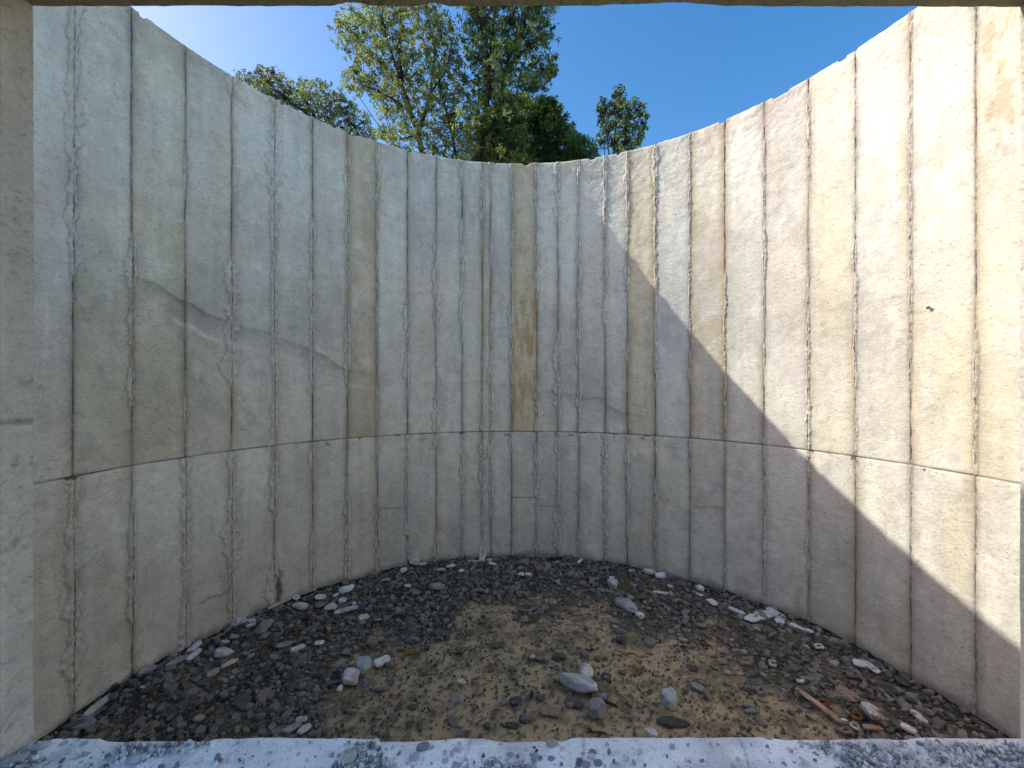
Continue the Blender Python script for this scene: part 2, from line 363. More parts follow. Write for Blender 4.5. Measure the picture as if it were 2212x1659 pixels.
    if not upper:
        for r, z in ((RAD + THICK, SEAM), (RAD + THICK, z0)):
            extra.append(np.stack([CX + np.sin(th) * r, CY + np.cos(th) * r, th * 0 + z], -1)); ec.append(np.ones((len(th), 3)) * .42)
        # outer skin first so that the grid wraps under the top course
    P = np.concatenate([P] + [e_[None] for e_ in extra], 0); C = np.concatenate([C] + [e_[None] for e_ in ec], 0)
    nr, nc = P.shape[:2]
    fc = gridfaces(nr, nc)
    UV = np.stack([np.broadcast_to(th * RAD, (nr, nc)), P[..., 2]], -1)
    return new_mesh(name, P.reshape(-1, 3), fc, M_wall, parent, C.reshape(-1, 3), UV.reshape(-1, 2))

silo = empty('silo', (0, 0, 0))
tag(silo, 'roofless round concrete silo seen from inside, pale board-marked wall with vertical mortar joints', 'silo')
course('upper_wall', SEAM, TOP, ST_U, True, silo, 11)
course('lower_wall', -.12, SEAM, ST_L, False, silo, 47)

# front wall with the view opening; unseen top left off to admit more skylight
Y0, Y1 = .70, 1.0
OL, OR = -1034 / F, 1098 / F
SILL = CAMZ - (1595 - HOR) / F; LINT = CAMZ + (HOR - 13.0) / F
def rough_box(name, lo, hi, mat, parent, res, amp, colf, seed, skip=()):
    lo = np.array(lo, float); hi = np.array(hi, float); V = []; Fc = []; n0 = 0
    for ax in range(3):
        for side in (0, 1):
            if (ax, side) in skip: continue
            u, v = [(1, 2), (2, 0), (0, 1)][ax]
            r = res.get((ax, side), .08)
            nu = max(2, int((hi[u] - lo[u]) / r) + 1); nv = max(2, int((hi[v] - lo[v]) / r) + 1)
            U, W_ = np.meshgrid(np.linspace(lo[u], hi[u], nu), np.linspace(lo[v], hi[v], nv))
            p = np.zeros(U.shape + (3,)); p[..., ax] = hi[ax] if side else lo[ax]; p[..., u] = U; p[..., v] = W_
            f = gridfaces(nv, nu) + n0
            if not side: f = f[:, ::-1]
            V.append(p.reshape(-1, 3)); Fc.append(f); n0 += nu * nv
    P = np.concatenate(V); Fc = np.concatenate(Fc)
    d = np.zeros_like(P)
    for k in range(3):
        for s, a in ((9, .5), (30, .35), (90, .2)):
            d[:, k] += (vn3(P[:, 0] * s, P[:, 1] * s, P[:, 2] * s, seed + k * 10 + s) - .5) * a
    # knocked-off arrises
    e = np.sort(np.minimum(P - lo, hi - P), axis=1)[:, 1]
    ch = ss(.03, .0, e) * ss(.60, .82, vn3(P[:, 0] * 11, P[:, 1] * 11, P[:, 2] * 11, seed + 77)) * (.001 if amp < .004 else .004)
    cen = (lo + hi) / 2; 
    inward = -np.sign(P - cen) * (np.minimum(P - lo, hi - P) < 1e-6)
    col = colf(P)
    P2 = P + d * amp + inward * ch[:, None]
    return new_mesh(name, P2, Fc, mat, parent, col)
def fcol(P, base=(.44, .43, .40), seed=0):
    base = np.array(base) * (np.array((1.40, 1.31, 1.17)) if base[0] < .6 else 1)
    b = vn3(P[:, 0] * 4, P[:, 1] * 4, P[:, 2] * 3, 500 + seed) * .6 + vn3(P[:, 0] * 13, P[:, 1] * 13, P[:, 2] * 9, 501 + seed) * .4
    return np.array(base)[None] * (.86 + .28 * b)[:, None]
def jambcol(P):
    c = fcol(P, (.37, .37, .345), 3)
    fin = np.exp(-((P[:, 1] - .938 - (vn(P[:, 2] * 9, 0 * P[:, 2], 5) - .5) * .02) / .006) ** 2)
    c = mixc(c, (.60, .57, .48), fin * .8)
    c = mixc(c, (.34, .24, .13), ss(.934, .925, P[:, 1]) * .7)
    for z in (2.168,): c = mixc(c, (.18, .17, .15), np.exp(-((P[:, 2] - z + .02 * (1 - P[:, 1])) / .004) ** 2) * .8)
    for y_, z_, r in ((.985, 2.262, .012), (.985, 2.08, .018), (.985, 1.896, .02), (.978, 1.51, .03)):
        q = np.hypot((P[:, 1] - y_) * .6, P[:, 2] - z_); c = mixc(c, (.24, .22, .19), np.exp(-((q - r * .7) / .003) ** 2) * .7)
    return c
front = silo
XL, XR = CX - 2.80, CX + 2.80
rough_box('jamb', (XL, Y0, -.1), (OL, Y1, LINT), M_front, front, {(0, 1): .012, (1, 1): .05, (1, 0): .05}, .003, jambcol, 1)['label'] = 'greenish grey jamb on the left with a seam and round pop-outs'
rough_box('jamb', (OR, Y0, -.1), (XR, Y1, LINT), M_front, front, {(0, 0): .012, (1, 1): .05, (1, 0): .05}, .003, lambda P: fcol(P, (.50, .49, .45), 7), 2)
rough_box('cross_beam', (XL, Y0 + .06, LINT), (XR, Y1, LINT + .20), M_front, front, {(2, 0): .006, (1, 1): .02}, .005, lambda P: fcol(P, (.30, .27, .20), 9), 3)
def sillcol(P):
    c = fcol(P, (1.0, .93, .82), 11)
    c = mixc(c, (.56, .53, .48), ss(.52, .68, vn3(P[:, 0] * 6, P[:, 1] * 9, P[:, 2], 512) * .6 + vn3(P[:, 0] * 22, P[:, 1] * 22, P[:, 2], 514) * .4) * .6)
    c = mixc(c, (.74, .68, .54), ss(.6, .8, vn3(P[:, 0] * 3, P[:, 1] * 5, P[:, 2], 516)) * .4)
    for x_ in (-.10, .52, -.62, .16): c = mixc(c, (.28, .29, .33), np.exp(-((P[:, 0] - x_ - (vn(P[:, 1] * 9, P[:, 1] * 0, 3) - .5) * .04) / .003) ** 2) * .55)
    return c
rough_box('sill', (OL, Y0, -.1), (OR, Y1, SILL), M_sill, front, {(2, 1): .005, (1, 1): .02}, .0055, sillcol, 4, skip=((0, 0), (0, 1)))

# ------------------------------------------------------------------ ground and silo floor
gb = NB('grass_ground'); co_ = gb.obj()
gm = gb.done(gb.ramp(gb.noise(co_, .8, 8, .7), [(.3, (.035, .055, .018)), (.55, (.07, .095, .03)), (.75, (.13, .12, .06))]), .95, gb.bump(gb.noise(co_, 12, 5), .8, .05))
gr = new_mesh('ground', [(-600, -600, -.16), (600, -600, -.16), (600, 600, -.16), (-600, 600, -.16)], [(0, 1, 2, 3)], gm); tag(gr, kind='structure')

def G(x, y):                                     # floor point under a pixel of the 2212 px view
    Y = F * CAMZ / (y - HOR); return np.array(((x - CXP) / F * Y, Y))
def sandmask(x, y):
    q = np.sqrt(((x - .32) / 1.85) ** 2 + ((y - 2.75) / 1.62) ** 2)
    return ss(1.12, .78, q + (fbm(x * 2.6 + 9, y * 2.6, 601, 5, .65) - .5) * 1.25)
def floor_h(x, y):
    r = np.hypot(x - CX, y - CY)
    h = .055 * ss(RAD - .9, RAD, r) * (.4 + 1.2 * fbm(x * 2.5, y * 2.5, 603, 3))
    h = h + (fbm(x * 3, y * 3, 605, 5, .55) - .5) * .03 + (fbm(x * 28, y * 28, 607, 3) - .5) * .010
    return h
def build_floor():
    xs = np.arange(-3.2, 3.35, .0135); ys = np.arange(.9, 5.62, .0135)
    X, Y = np.meshgrid(xs, ys); Zf = floor_h(X, Y)
    sm = sandmask(X, Y)
    sand = np.array((.50, .39, .235)); dark = np.array((.075, .066, .05))
    C = dark * np.ones(X.shape + (1,)) * (.6 + .8 * fbm(X * 9, Y * 9, 611, 4))[..., None]
    sc = sand * (.72 + .5 * fbm(X * 5, Y * 5, 613, 5, .6))[..., None]
    C = C * (1 - sm[..., None]) + sc * sm[..., None]
    gritty = ss(.49, .63, fbm(X * 6.5, Y * 6.5, 615, 5, .7)); C = mixc(C, (.19, .16, .105), gritty * .75)
    speck = ss(.60, .66, fbm(X * 34, Y * 34, 617, 3, .6)); C = mixc(C, (.065, .06, .052), speck * .75)
    hh = Zf + (gritty * .006 + speck * .006) * 1.0
    # wet silt puddle on the right
    p = G(1401, 1280); pd = ss(1.1, .7, np.hypot((X - p[0]) / .36, (Y - p[1]) / .24) + (fbm(X * 6, Y * 6, 619, 3) - .5) * .5)
    C = mixc(C, (.13, .10, .045), pd * .9)
    r = np.hypot(X - CX, Y - CY); C = mixc(C, (.03, .027, .022), ss(RAD - .16, RAD - .03, r + .08 * (fbm(X * 5, Y * 5, 631, 3) - .5)) * .9); fc = gridfaces(*X.shape)  # dark soil along the wall foot, with the gap's shadow painted in
    keep = r.ravel()[fc].min(1) < RAD + .08; fc = fc[keep]
    used = np.unique(fc); mp = np.full(X.size, -1); mp[used] = np.arange(len(used))
    V = np.stack([X, Y, hh], -1).reshape(-1, 3)[used]
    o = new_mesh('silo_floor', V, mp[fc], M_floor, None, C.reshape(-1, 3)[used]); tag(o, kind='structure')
build_floor()

rng = random.Random(7); nr = np.random.RandomState(21)
def rnd_floor(n, dens):
    out = []
    while len(out) < n:
        k = 4000; x = nr.uniform(-3, 3.1, k); y = nr.uniform(1.0, 5.5, k)
        ok = (np.hypot(x - CX, y - CY) < RAD - .035) & (nr.rand(k) < dens(x, y))
        out += list(zip(x[ok], y[ok]))
    return out[:n]
def chips(name, pts, smin, smax, power, tr, colf, tilt, mat, zoff=0.0, label=None, zf=None, flatz=False):
    V = []; Fc = []; C = []; n = 0
    P = np.array(pts); hz = floor_h(P[:, 0], P[:, 1]) if zf is None else zf(P[:, 0], P[:, 1])
    for (x, y), z in zip(pts, hz):
        s = smin + (smax - smin) * rng.random() ** power; k = rng.choice((4, 5, 5, 6, 6, 7)); el = rng.uniform(.45, .95); rot = rng.uniform(0, 6.283)
        t = s * rng.uniform(*tr); pts2 = []
        for i in range(k):
            a = 6.283 * (i + rng.uniform(-.3, .3)) / k; r = s * .5 * rng.uniform(.75, 1.1); u, v = r * math.cos(a), r * el * math.sin(a)
            pts2.append((u * math.cos(rot) - v * math.sin(rot), u * math.sin(rot) + v * math.cos(rot)))
        tx, ty = rng.gauss(0, tilt), rng.gauss(0, tilt); c = colf(x, y)
        zb = z + zoff + rng.uniform(-.2, .5) * t
        for lev, sc in ((0, 1.0), (t * .6, 1.02), (t, .88)):
            for u, v in pts2:
                V.append((x + u * sc, y + v * sc, zb + lev + tx * u + ty * v)); C.append(c)
        Fc.append(tuple(n + 2 * k + i for i in range(k)))
        for l in (0, 1):
            for i in range(k): j = (i + 1) % k; Fc.append((n + l * k + i, n + l * k + j, n + (l + 1) * k + j, n + (l + 1) * k + i))
        n += 3 * k
    return new_mesh(name, np.array(V), Fc, mat, None, np.array(C), smooth=False)
def shale_col(x, y):
    b = rng.uniform(.10, .28) * (1.0 if rng.random() < .9 else 1.5); q = rng.random()
    if q < .03: return (b * 1.15, b * .82, b * .62)
    if q < .5: return (b, b * .94, b * .74)
    return (b, b * .94, b * .85)
dgrav = lambda x, y: (1 - sandmask(x, y)) * .95 + .045
g1 = chips('shale_gravel', rnd_floor(19000, dgrav), .010, .085, 2.6, (.12, .35), shale_col, .22, M_chip, .002)
tag(g1, 'dark broken shale gravel banked along the foot of the curved wall', 'gravel', kind='stuff')
dg = lambda x, y: .25 + .5 * ss(.35, .7, fbm(x * 3, y * 3, 615, 4)) * np.ones_like(x)
g2 = chips('floor_grit', rnd_floor(17000, dg), .005, .030, 2.2, (.3, .8), lambda x, y: tuple(np.array((.19, .17, .135)) * rng.uniform(.45, 1.6)), .3, M_chip, 0)
tag(g2, 'fine grit and pebbles scattered over the tan silt of the silo floor', 'grit', kind='stuff')

# ------------------------------------------------------------------ individual stones
def ico(sub):
    import bmesh
    bm = bmesh.new(); bmesh.ops.create_icosphere(bm, subdivisions=sub, radius=1)
    V = np.array([v.co[:] for v in bm.verts]); Fc = np.array([[v.index for v in f.verts] for f in bm.faces]); bm.free(); return V, Fc
ICO3 = ico(4); ICO2 = ico(3)
def rock(name, L, Wd, Hh, col, seed, mat=None, cuts=9, nz=.06, hi=True, col2=None):
    r = np.random.RandomState(seed); V, Fc = ICO3 if hi else ICO2; V = V.copy()
    V = np.sign(V) * np.abs(V) ** np.array((.58, .8, .8))   # boxier, blunt ends
    for _ in range(cuts):
        n = r.randn(3); n /= np.linalg.norm(n); d = r.uniform(.70, .98); q = V @ n - d; V = V - np.maximum(q, 0)[:, None] * n
    s = seed % 97
    V = V * (1 + nz * 2 * (vn3(V[:, 0] * 3 + s, V[:, 1] * 3, V[:, 2] * 3, seed) - .5) + nz * 1.2 * (vn3(V[:, 0] * 9 + s, V[:, 1] * 9, V[:, 2] * 9, seed + 1) - .5))[:, None]
    ext = V.max(0) - V.min(0); V = (V - (V.max(0) + V.min(0)) / 2) / ext * np.array((L, Wd, Hh)); V[:, 2] += Hh * .42
    b = vn3(V[:, 0] * 40 + s, V[:, 1] * 40, V[:, 2] * 40, seed + 2) * .5 + vn3(V[:, 0] * 12 + s, V[:, 1] * 12, V[:, 2] * 12, seed + 5) * .5
    C = np.array(col)[None] * (.72 + .5 * b)[:, None]
    if col2 is not None: C = mixc(C, col2, ss(.48, .62, b) * .85)
    return new_mesh(name, V, Fc, mat or M_stone, None, C, smooth=hi)
def slab(name, L, Wd, T, col, seed, mat=None, hole=None, col2=None, rnd=.16):
    """irregular flat plate: closed outline, upper and lower face with bevel, optionally pierced"""
    r = np.random.RandomState(seed); k = 36; a = np.linspace(0, 2 * np.pi, k, endpoint=False)
    p = 2.0 + r.rand() * 3.0
    rad = (np.abs(np.cos(a)) ** p + np.abs(np.sin(a)) ** p) ** (-1 / p)
    rad = rad * (1 + rnd * (np.interp(a, np.linspace(0, 2 * np.pi, 8), np.append(r.randn(7), 0)) * .6 + r.randn(k) * .12))
    ox = rad * np.cos(a) * L / 2; oy = rad * np.sin(a) * Wd / 2
    V = []; C = []; hx, hy, hr = hole if hole else (0, 0, 0)
    rings = []
    def ring(fr, z, jit=0):
        if hole:
            ix = hx * L / 2 + np.cos(a) * hr; iy = hy * Wd / 2 + np.sin(a) * hr
            x = ix + (ox - ix) * fr; y = iy + (oy - iy) * fr
        else: x = ox * fr; y = oy * fr
        z_ = z + jit * T * (r.rand(k) - .5); rings.append(len(V) // 1); V.extend(zip(x, y, z_))
    f0 = 0.0 if hole else .02
    for fr, z, j in ((f0, 0, 0), (1.0, 0, 0), (1.03, T * .4, .2), (.95, T * .9, .2), (.7, T, .25), (.35, T, .25), (f0, T * (.95), 0)): ring(fr, z, j)
    n = k; Fc = []
    order = [0, 1, 2, 3, 4, 5, 6]
    for q in range(len(order) - 1):
        for i in range(k): j = (i + 1) % k; Fc.append((order[q] * n + i, order[q] * n + j, order[q + 1] * n + j, order[q + 1] * n + i))
    if hole:
        for i in range(k): j = (i + 1) % k; Fc.append((6 * n + i, 6 * n + j, j, i))
    else: Fc.append(tuple(6 * n + i for i in range(k)))
    V = np.array(V); s = seed % 89
    b = vn3(V[:, 0] * 30 + s, V[:, 1] * 30, V[:, 2] * 30, seed) * .6 + vn3(V[:, 0] * 90 + s, V[:, 1] * 90, V[:, 2] * 90, seed + 3) * .4
    C = np.array(col)[None] * (.75 + .45 * b)[:, None]
    if col2 is not None: C = mixc(C, col2, ss(.42, .58, b + (V[:, 0] / L) * .35) * .9)
    return new_mesh(name, V, np.array(Fc) if hole else Fc, mat or M_stone, None, C, smooth=False)
def cp(c, x, y):
    if c == 1: return (.22321 * x, 1289.2 + .22321 * y)
    if c == 5: return (1700.7 + .23115 * x, 1289.2 + .23115 * y)
    return ({2: 438.9, 3: 877.8, 4: 1261.8}[c] + .28907 * x, 1179.5 + .28907 * y)
def lay(o, P, ang, dz=0.0, tilt=0.0, seed=0):
    z = float(floor_h(np.array([P[0]]), np.array([P[1]]))[0]); r = random.Random(seed)
    o.location = (P[0], P[1], z + dz); o.rotation_euler = (r.gauss(0, .05 + tilt), r.gauss(0, .05 + tilt), ang)
WH = (.88, .86, .81); PG = (.62, .60, .56); MG = (.33, .32, .30); CR = (.52, .47, .37); DK = (.085, .088, .085); RU = (.22, .085, .035); LI = (.36, .35, .37); OG = (.13, .125, .10)
# crop, x1,y1,x2,y2, width ratio, height ratio, kind, colour, label
ST = [
 (2,222,645,315,640,.8,.55,'r',PG,'pale grey boxy concrete chunk touching the left wall beside a rounded flake'),
 (2,318,628,385,605,.5,.3,'s',PG,'rounded pale flake lying on the boxy chunk at the left wall'),
 (2,325,660,388,642,.35,.25,'s',WH,'thin pale sliver just in front of the boxy chunk at the left wall'),
 (2,85,875,222,850,.55,.35,'r',PG,'long grey concrete block at left with a cream bar lying before it'),
 (2,135,965,250,890,.33,.25,'r',CR,'cream coloured bar of concrete in front of the long grey block'),
 (2,30,1025,115,978,.6,.3,'s',CR,'cream wedge at the near end of the cream bar'),
 (2,412,700,505,630,.5,.35,'r',MG,'dull grey knobbly lump on the dark shale near the left wall'),
 (2,130,770,190,765,.45,.35,'s',PG,'small pale plate edge-on left of the dull grey knobbly lump'),
 (2,200,740,262,735,.7,.4,'r',MG,'dull grey angular lump right beside the small edge-on plate'),
 (2,545,795,672,755,.35,.25,'r',MG,'long dull grey slab left of the white oval flake'),
 (2,663,808,753,773,.45,.15,'s',WH,'bright white oval flake between the dull slab and the white block'),
 (2,835,755,900,748,.7,.35,'r',WH,'bright white square block on dark shale, right of the oval flake'),
 (2,495,530,665,448,.10,.08,'s',CR,'long thin plaster lath leaning along the foot of the left wall'),
 (2,670,515,775,498,.55,.3,'r',PG,'rough grey lump just below the pierced plate at the left wall'),
 (2,838,432,915,424,.55,.25,'s',WH,'white flake with a notched corner under the left wall'),
 (2,918,495,988,503,.9,.45,'r',PG,'pale grey peaked stone left of the long pierced bone-like plate'),
 (2,1018,402,1118,362,.55,.35,'r',WH,'rough white lump, largest white piece close under the left wall'),
 (2,1018,452,1062,442,1.2,.4,'s',WH,'upright white tile fragment below the rough white lump'),
 (2,1112,464,1140,462,1.2,.6,'r',WH,'small white cube-like bit right of the upright tile fragment'),
 (2,975,418,1014,400,.4,.3,'s',WH,'small pale sliver left of the rough white lump'),
 (2,1163,570,1230,548,.6,.25,'s',PG,'pale grey flake right of the long pierced bone-like plate'),
 (2,1288,912,1382,848,.45,.3,'s',WH,'pale lozenge slab behind the two round marbled stones at left'),
 (2,1138,962,1247,962,1.0,.85,'r',(.42,.44,.44),'round marbled grey boulder, rear one of the touching pair at left'),
 (2,1056,1030,1168,1030,.9,.72,'r',PG,'round pale boulder, front one of the touching pair at left'),
 (2,1000,1105,1047,1095,1.0,.8,'r',PG,'small pale stone in front of the touching pair of round boulders'),
 (2,615,1420,720,1345,.45,.14,'s',LI,'flat lilac grey slab leaning out from behind the sill at left'),
 (2,715,1425,797,1365,.5,.2,'s',PG,'pale grey slab next to the lilac slab behind the sill at left'),
 (2,700,1322,770,1318,.5,.3,'s',PG,'small pale plate resting above the lilac slab behind the sill'),
 (2,1543,190,1612,188,.9,.6,'r',PG,'knobbly pale lump against the back wall left of centre'),
 (2,1612,190,1666,182,.35,.3,'s',WH,'narrow pale strip right of the knobbly lump at the back wall'),
 (2,1473,242,1520,240,.9,.6,'r',WH,'white rounded bit in front of the knobbly lump at the back wall'),
 (2,1512,333,1550,337,.5,.4,'s',WH,'little white flake over an orange ring left of centre'),
 (2,1343,302,1397,298,.4,.25,'s',CR,'cream sliver under the wall left of the knobbly pale lump'),
 (3,465,152,575,158,.14,.12,'s',CR,'thin cream plaster strip lying along the foot of the back wall'),
 (3,560,135,572,95,.35,.3,'s',PG,'small upright pale splinter propped against the back wall'),
 (3,600,152,640,148,.8,.4,'r',PG,'dull white stone at the back wall behind the white rectangle tile'),
 (3,618,180,667,178,.55,.3,'s',WH,'bright white rectangular tile bit near the back wall centre'),
 (3,303,192,363,188,.5,.25,'s',WH,'white tile fragment right of the narrow strip near the back wall'),
 (3,237,214,286,210,.4,.3,'s',PG,'thin pale flake below the white tile fragment near the back wall'),
 (3,396,232,427,220,.5,.3,'s',WH,'tiny bright white chip between tile fragment and dark shale at back'),
 (3,833,248,878,246,.6,.4,'r',WH,'left one of two small white stones side by side near the back wall'),
 (3,888,243,931,243,.55,.35,'r',WH,'right one of two small white stones side by side near the back wall'),
 (3,1284,178,1313,155,.25,.2,'s',WH,'short white stick pointing at the back wall right of centre'),
 (3,1518,278,1550,274,.35,.3,'s',WH,'small white sliver above the pale peaked boulder at right'),
 (3,1510,342,1578,335,.8,.95,'r',(.50,.49,.47),'pale peaked boulder standing on shale near the back wall at right'),
 (3,175,345,276,335,.55,.35,'r',MG,'weathered grey slab in the shale left of centre near the back'),
 (4,250,440,396,528,.38,.36,'r',(.42,.42,.41),'long speckled cobble shaped like a loaf in the middle right distance'),
 (4,392,535,442,560,.9,.6,'r',WH,'white angular stone at the near end of the loaf shaped cobble'),
 (4,303,425,347,440,.8,.5,'r',MG,'grey stone behind the far end of the loaf shaped cobble'),
 (4,333,402,372,412,.4,.3,'s',CR,'small cream flake beyond the loaf shaped cobble'),
 (3,1150,1035,1425,1130,.42,.36,'r',(.50,.51,.51),'largest speckled grey white boulder, lying in the middle of the floor'),
 (3,1288,1005,1382,1008,1.0,.85,'r',(.55,.55,.54),'pale knob of stone sticking up behind the largest boulder'),
 (3,1185,1165,1325,1215,.5,.35,'r',(.12,.125,.125),'dark angular block in front of the largest boulder'),
 (3,1432,1150,1492,1172,.8,.6,'r',(.26,.27,.28),'grey white stone at the right end of the largest boulder'),
 (3,1368,1262,1482,1262,.9,.75,'r',(.26,.27,.275),'dark round stone with white top right below the largest boulder'),
 (3,765,1178,862,1182,.9,.5,'r',(.10,.105,.11),'dark crumbly lump left of the largest boulder'),
 (3,968,1142,1038,1148,.9,.5,'r',(.12,.12,.12),'small dark crumbly stone between the dark lump and largest boulder'),
 (3,1088,838,1195,852,.6,.35,'r',(.10,.105,.105),'dark oval cobble half sunk in silt beyond the largest boulder'),
 (3,1555,712,1662,735,.65,.45,'r',(.11,.125,.125),'blue black stone on silt below the loaf shaped cobble'),
 (3,833,1312,950,1318,.5,.35,'r',(.10,.10,.10),'dark flat lump near the sill left of centre'),
 (3,745,1352,842,1358,.45,.25,'s',(.12,.115,.10),'brown grey slab touching the dark flat lump near the sill'),
 (3,758,938,832,950,.7,.4,'r',(.12,.12,.12),'dark stone on silt above a paler broken one, left of centre'),
 (3,782,1002,838,1012,.7,.4,'r',(.20,.20,.20),'grey broken stone just below the dark one left of centre'),
 (3,922,855,962,850,.8,.4,'r',CR,'cream pebble beside a greenish flat pebble in mid floor'),
 (3,968,858,1018,862,.8,.3,'s',(.22,.22,.19),'greenish flat pebble between two cream ones in mid floor'),
 (3,1025,868,1078,875,.6,.4,'r',(.30,.27,.22),'tan pebble at the right of the greenish flat pebble'),
 (3,890,958,924,955,.9,.4,'s',(.36,.33,.27),'lone tan triangular pebble below the greenish flat pebble'),
 (3,385,1040,437,1048,.5,.4,'s',PG,'pale flat pebble beside a dark round one on silt at left'),
 (3,315,1052,357,1050,.9,.5,'r',(.13,.13,.12),'dark round pebble left of the pale flat pebble on silt'),
 (3,1325,848,1367,852,.9,.5,'r',(.12,.12,.12),'small dark stone beyond the pale knob behind the largest boulder'),
 (3,640,770,690,776,.7,.4,'r',(.16,.15,.15),'grey purple pebble in the middle of the silt patch'),
 (4,833,362,895,378,.7,.5,'r',WH,'white faceted stone against the right wall beside a white ring'),
 (4,920,448,992,488,.45,.3,'r',WH,'white tapering shard on shale below the faceted stone at right'),
 (4,625,345,657,340,1.1,.5,'r',PG,'pale squarish stone at the right end of the wet puddle'),
 (4,538,274,606,272,.6,.4,'r',WH,'white oval stone close to the wall above the puddle'),
 (4,438,240,532,248,.5,.35,'r',PG,'pale grey stone against the wall left of the white oval one'),
 (4,525,380,622,378,.25,.12,'s',PG,'thin pointed pale flake at the near edge of the puddle'),
 (4,1085,508,1197,568,.28,.16,'s',WH,'narrow white slab slanting away, left of the broad white slab'),
 (4,1232,595,1380,552,.28,.14,'s',WH,'broad flat white slab, biggest white plate along the right wall'),
 (4,1375,532,1498,600,.35,.2,'s',PG,'pale grey slab leaning behind the broad white slab at right'),
 (4,1423,612,1492,630,.7,.4,'r',WH,'white block right of the broad white slab'),
 (4,1536,640,1695,702,.25,.14,'s',WH,'long white boat shaped plate along the right wall'),
 (4,1268,658,1316,668,.5,.3,'s',(.45,.36,.30),'pinkish flake just below the broad white slab'),
 (4,708,712,768,728,.6,.3,'s',(.36,.37,.32),'greenish white plate on shale left of the rusty rings'),
 (4,1588,1032,1647,1052,.6,.4,'r',WH,'white oval pebble above the pierced end of the rusty strap'),
 (4,1046,962,1090,972,.4,.3,'s',(.50,.42,.37),'pink white chip on silt right of centre'),
 (4,812,1058,887,1092,.6,.25,'s',MG,'grey leaf shaped stone on silt above the marbled boulder'),
 (4,778,925,846,928,.7,.4,'s',(.13,.12,.11),'dark square stone on silt right of the orange plant'),
 (4,1003,882,1066,882,.55,.2,'s',(.25,.25,.21),'greenish grey plate on silt below the shale bank at right'),
 (4,1030,800,1072,812,.8,.3,'s',(.30,.30,.27),'small pale green plate above the greenish grey plate'),
 (4,568,1250,683,1262,.95,1.05,'r',(.42,.46,.47),'marbled blue white boulder sitting on a dark slab near the sill'),
 (4,548,1325,775,1352,.40,.08,'s',(.11,.11,.10),'broad dark slab under the marbled blue white boulder'),
 (4,453,1440,538,1440,.7,.5,'r',WH,'white stone peeping over the edge of the sill at centre'),
 (4,1212,1252,1305,1258,.35,.2,'s',(.22,.22,.19),'thin grey green plate near the sill at right'),
 (4,1200,1205,1272,1222,.5,.25,'s',MG,'dull grey plate behind the thin grey green plate'),
 (4,1525,1240,1575,1270,.6,.3,'s',(.24,.24,.22),'grey triangular plate near the sill left of the rusty strap'),
 (4,1655,1290,1700,1300,.9,.5,'r',MG,'grey cobble near the sill under the rusty strap'),
 (5,638,688,802,702,.5,.14,'s',WH,'white four sided slab beside a white ring close to the right wall'),
 (5,500,1188,556,1192,.5,.4,'r',WH,'small white stone at the lower end of the rusty strap'),
 (5,310,1062,358,1078,.6,.4,'r',WH,'small white stone lying on the middle of the rusty strap'),
 (5,1063,1262,1192,1325,.55,.2,'s',WH,'pale pointed slab rising behind the sill near the right corner'),
 (5,1168,1140,1300,1262,.32,.15,'s',PG,'grey white blade shaped slab near the right corner of the sill'),
 (5,880,1120,1005,1270,.75,.12,'s',OG,'broad dark grey plate right of the rust stained slab'),
 (5,835,830,1010,960,.7,.12,'s',(.12,.115,.105),'largest dark plate of shale in the bank at right'),
 (1,1622,775,1800,690,.28,.14,'s',LI,'long lilac white plate along the left wall'),
 (1,1822,690,1940,600,.35,.2,'s',WH,'lower one of two white plates overlapping at the left wall'),
 (1,1832,605,1942,530,.4,.2,'s',WH,'upper one of two white plates overlapping at the left wall'),
 (1,1325,905,1495,790,.38,.22,'r',LI,'lilac grey angular slab at the left wall near the black hollow'),
 (1,1352,992,1392,985,.5,.4,'r',WH,'tiny white pebble below the lilac grey angular slab'),
 (1,835,1295,1065,1068,.16,.1,'s',PG,'long narrow grey slab lying along the wall at far left'),
 (1,725,1345,895,1345,.6,.22,'s',LI,'lilac grey peaked slab just behind the left end of the sill'),
 (1,1015,1035,1110,975,.7,.5,'r',(.03,.03,.03),'black lump against the wall at far left'),
 (1,1172,962,1325,905,.3,.2,'s',(.16,.12,.09),'brown splinter of board along the left wall'),
]
for k, (c, x1, y1, x2, y2, wr, hr, kd, col, lab) in enumerate(ST):
    A = G(*cp(c, x1, y1)); B = G(*cp(c, x2, y2)); L = max(np.linalg.norm(B - A), .03); ang = math.atan2(B[1] - A[1], B[0] - A[0]); M = (A + B) / 2
    if np.mean(col) > .2: L *= 1.15; wr = min(1.1, wr * 1.15)
    Wd = L * wr; T = Wd * hr if kd == 'r' else max(.018, Wd * hr)
    if kd == 'r': T = max(T, min(L, Wd) * .35) * 1.15; T = max(L, Wd) * hr if wr >= .8 else T * 1.6
    Y = M[1]
    # keep the wall clear
    rr = math.hypot(M[0] - CX, M[1] - CY); lim = RAD - .05
    if rr > lim: M = np.array((CX, CY)) + (M - np.array((CX, CY))) * lim / rr
    col = np.array(col); dark = col.mean() < .15; col = col if dark else np.minimum(col * 1.3, .92)
    if kd == 'r': o = rock('shale_block' if dark else 'concrete_chunk', L, Wd, T, col, 900 + k, M_stone, 10, .07, True, col * .6 if not dark else col * 1.7)
    else: o = slab('shale_plate' if dark else 'stone_plate', L, Wd, T, col, 900 + k, M_stone, None, col * .7)
    tag(o, lab, 'stone' if kd == 'r' else 'stone slab'); lay(o, M, ang, -.004 + (.022 if not dark else .008), .05, k)
    if 'sitting on' in lab: o.location.z += .03

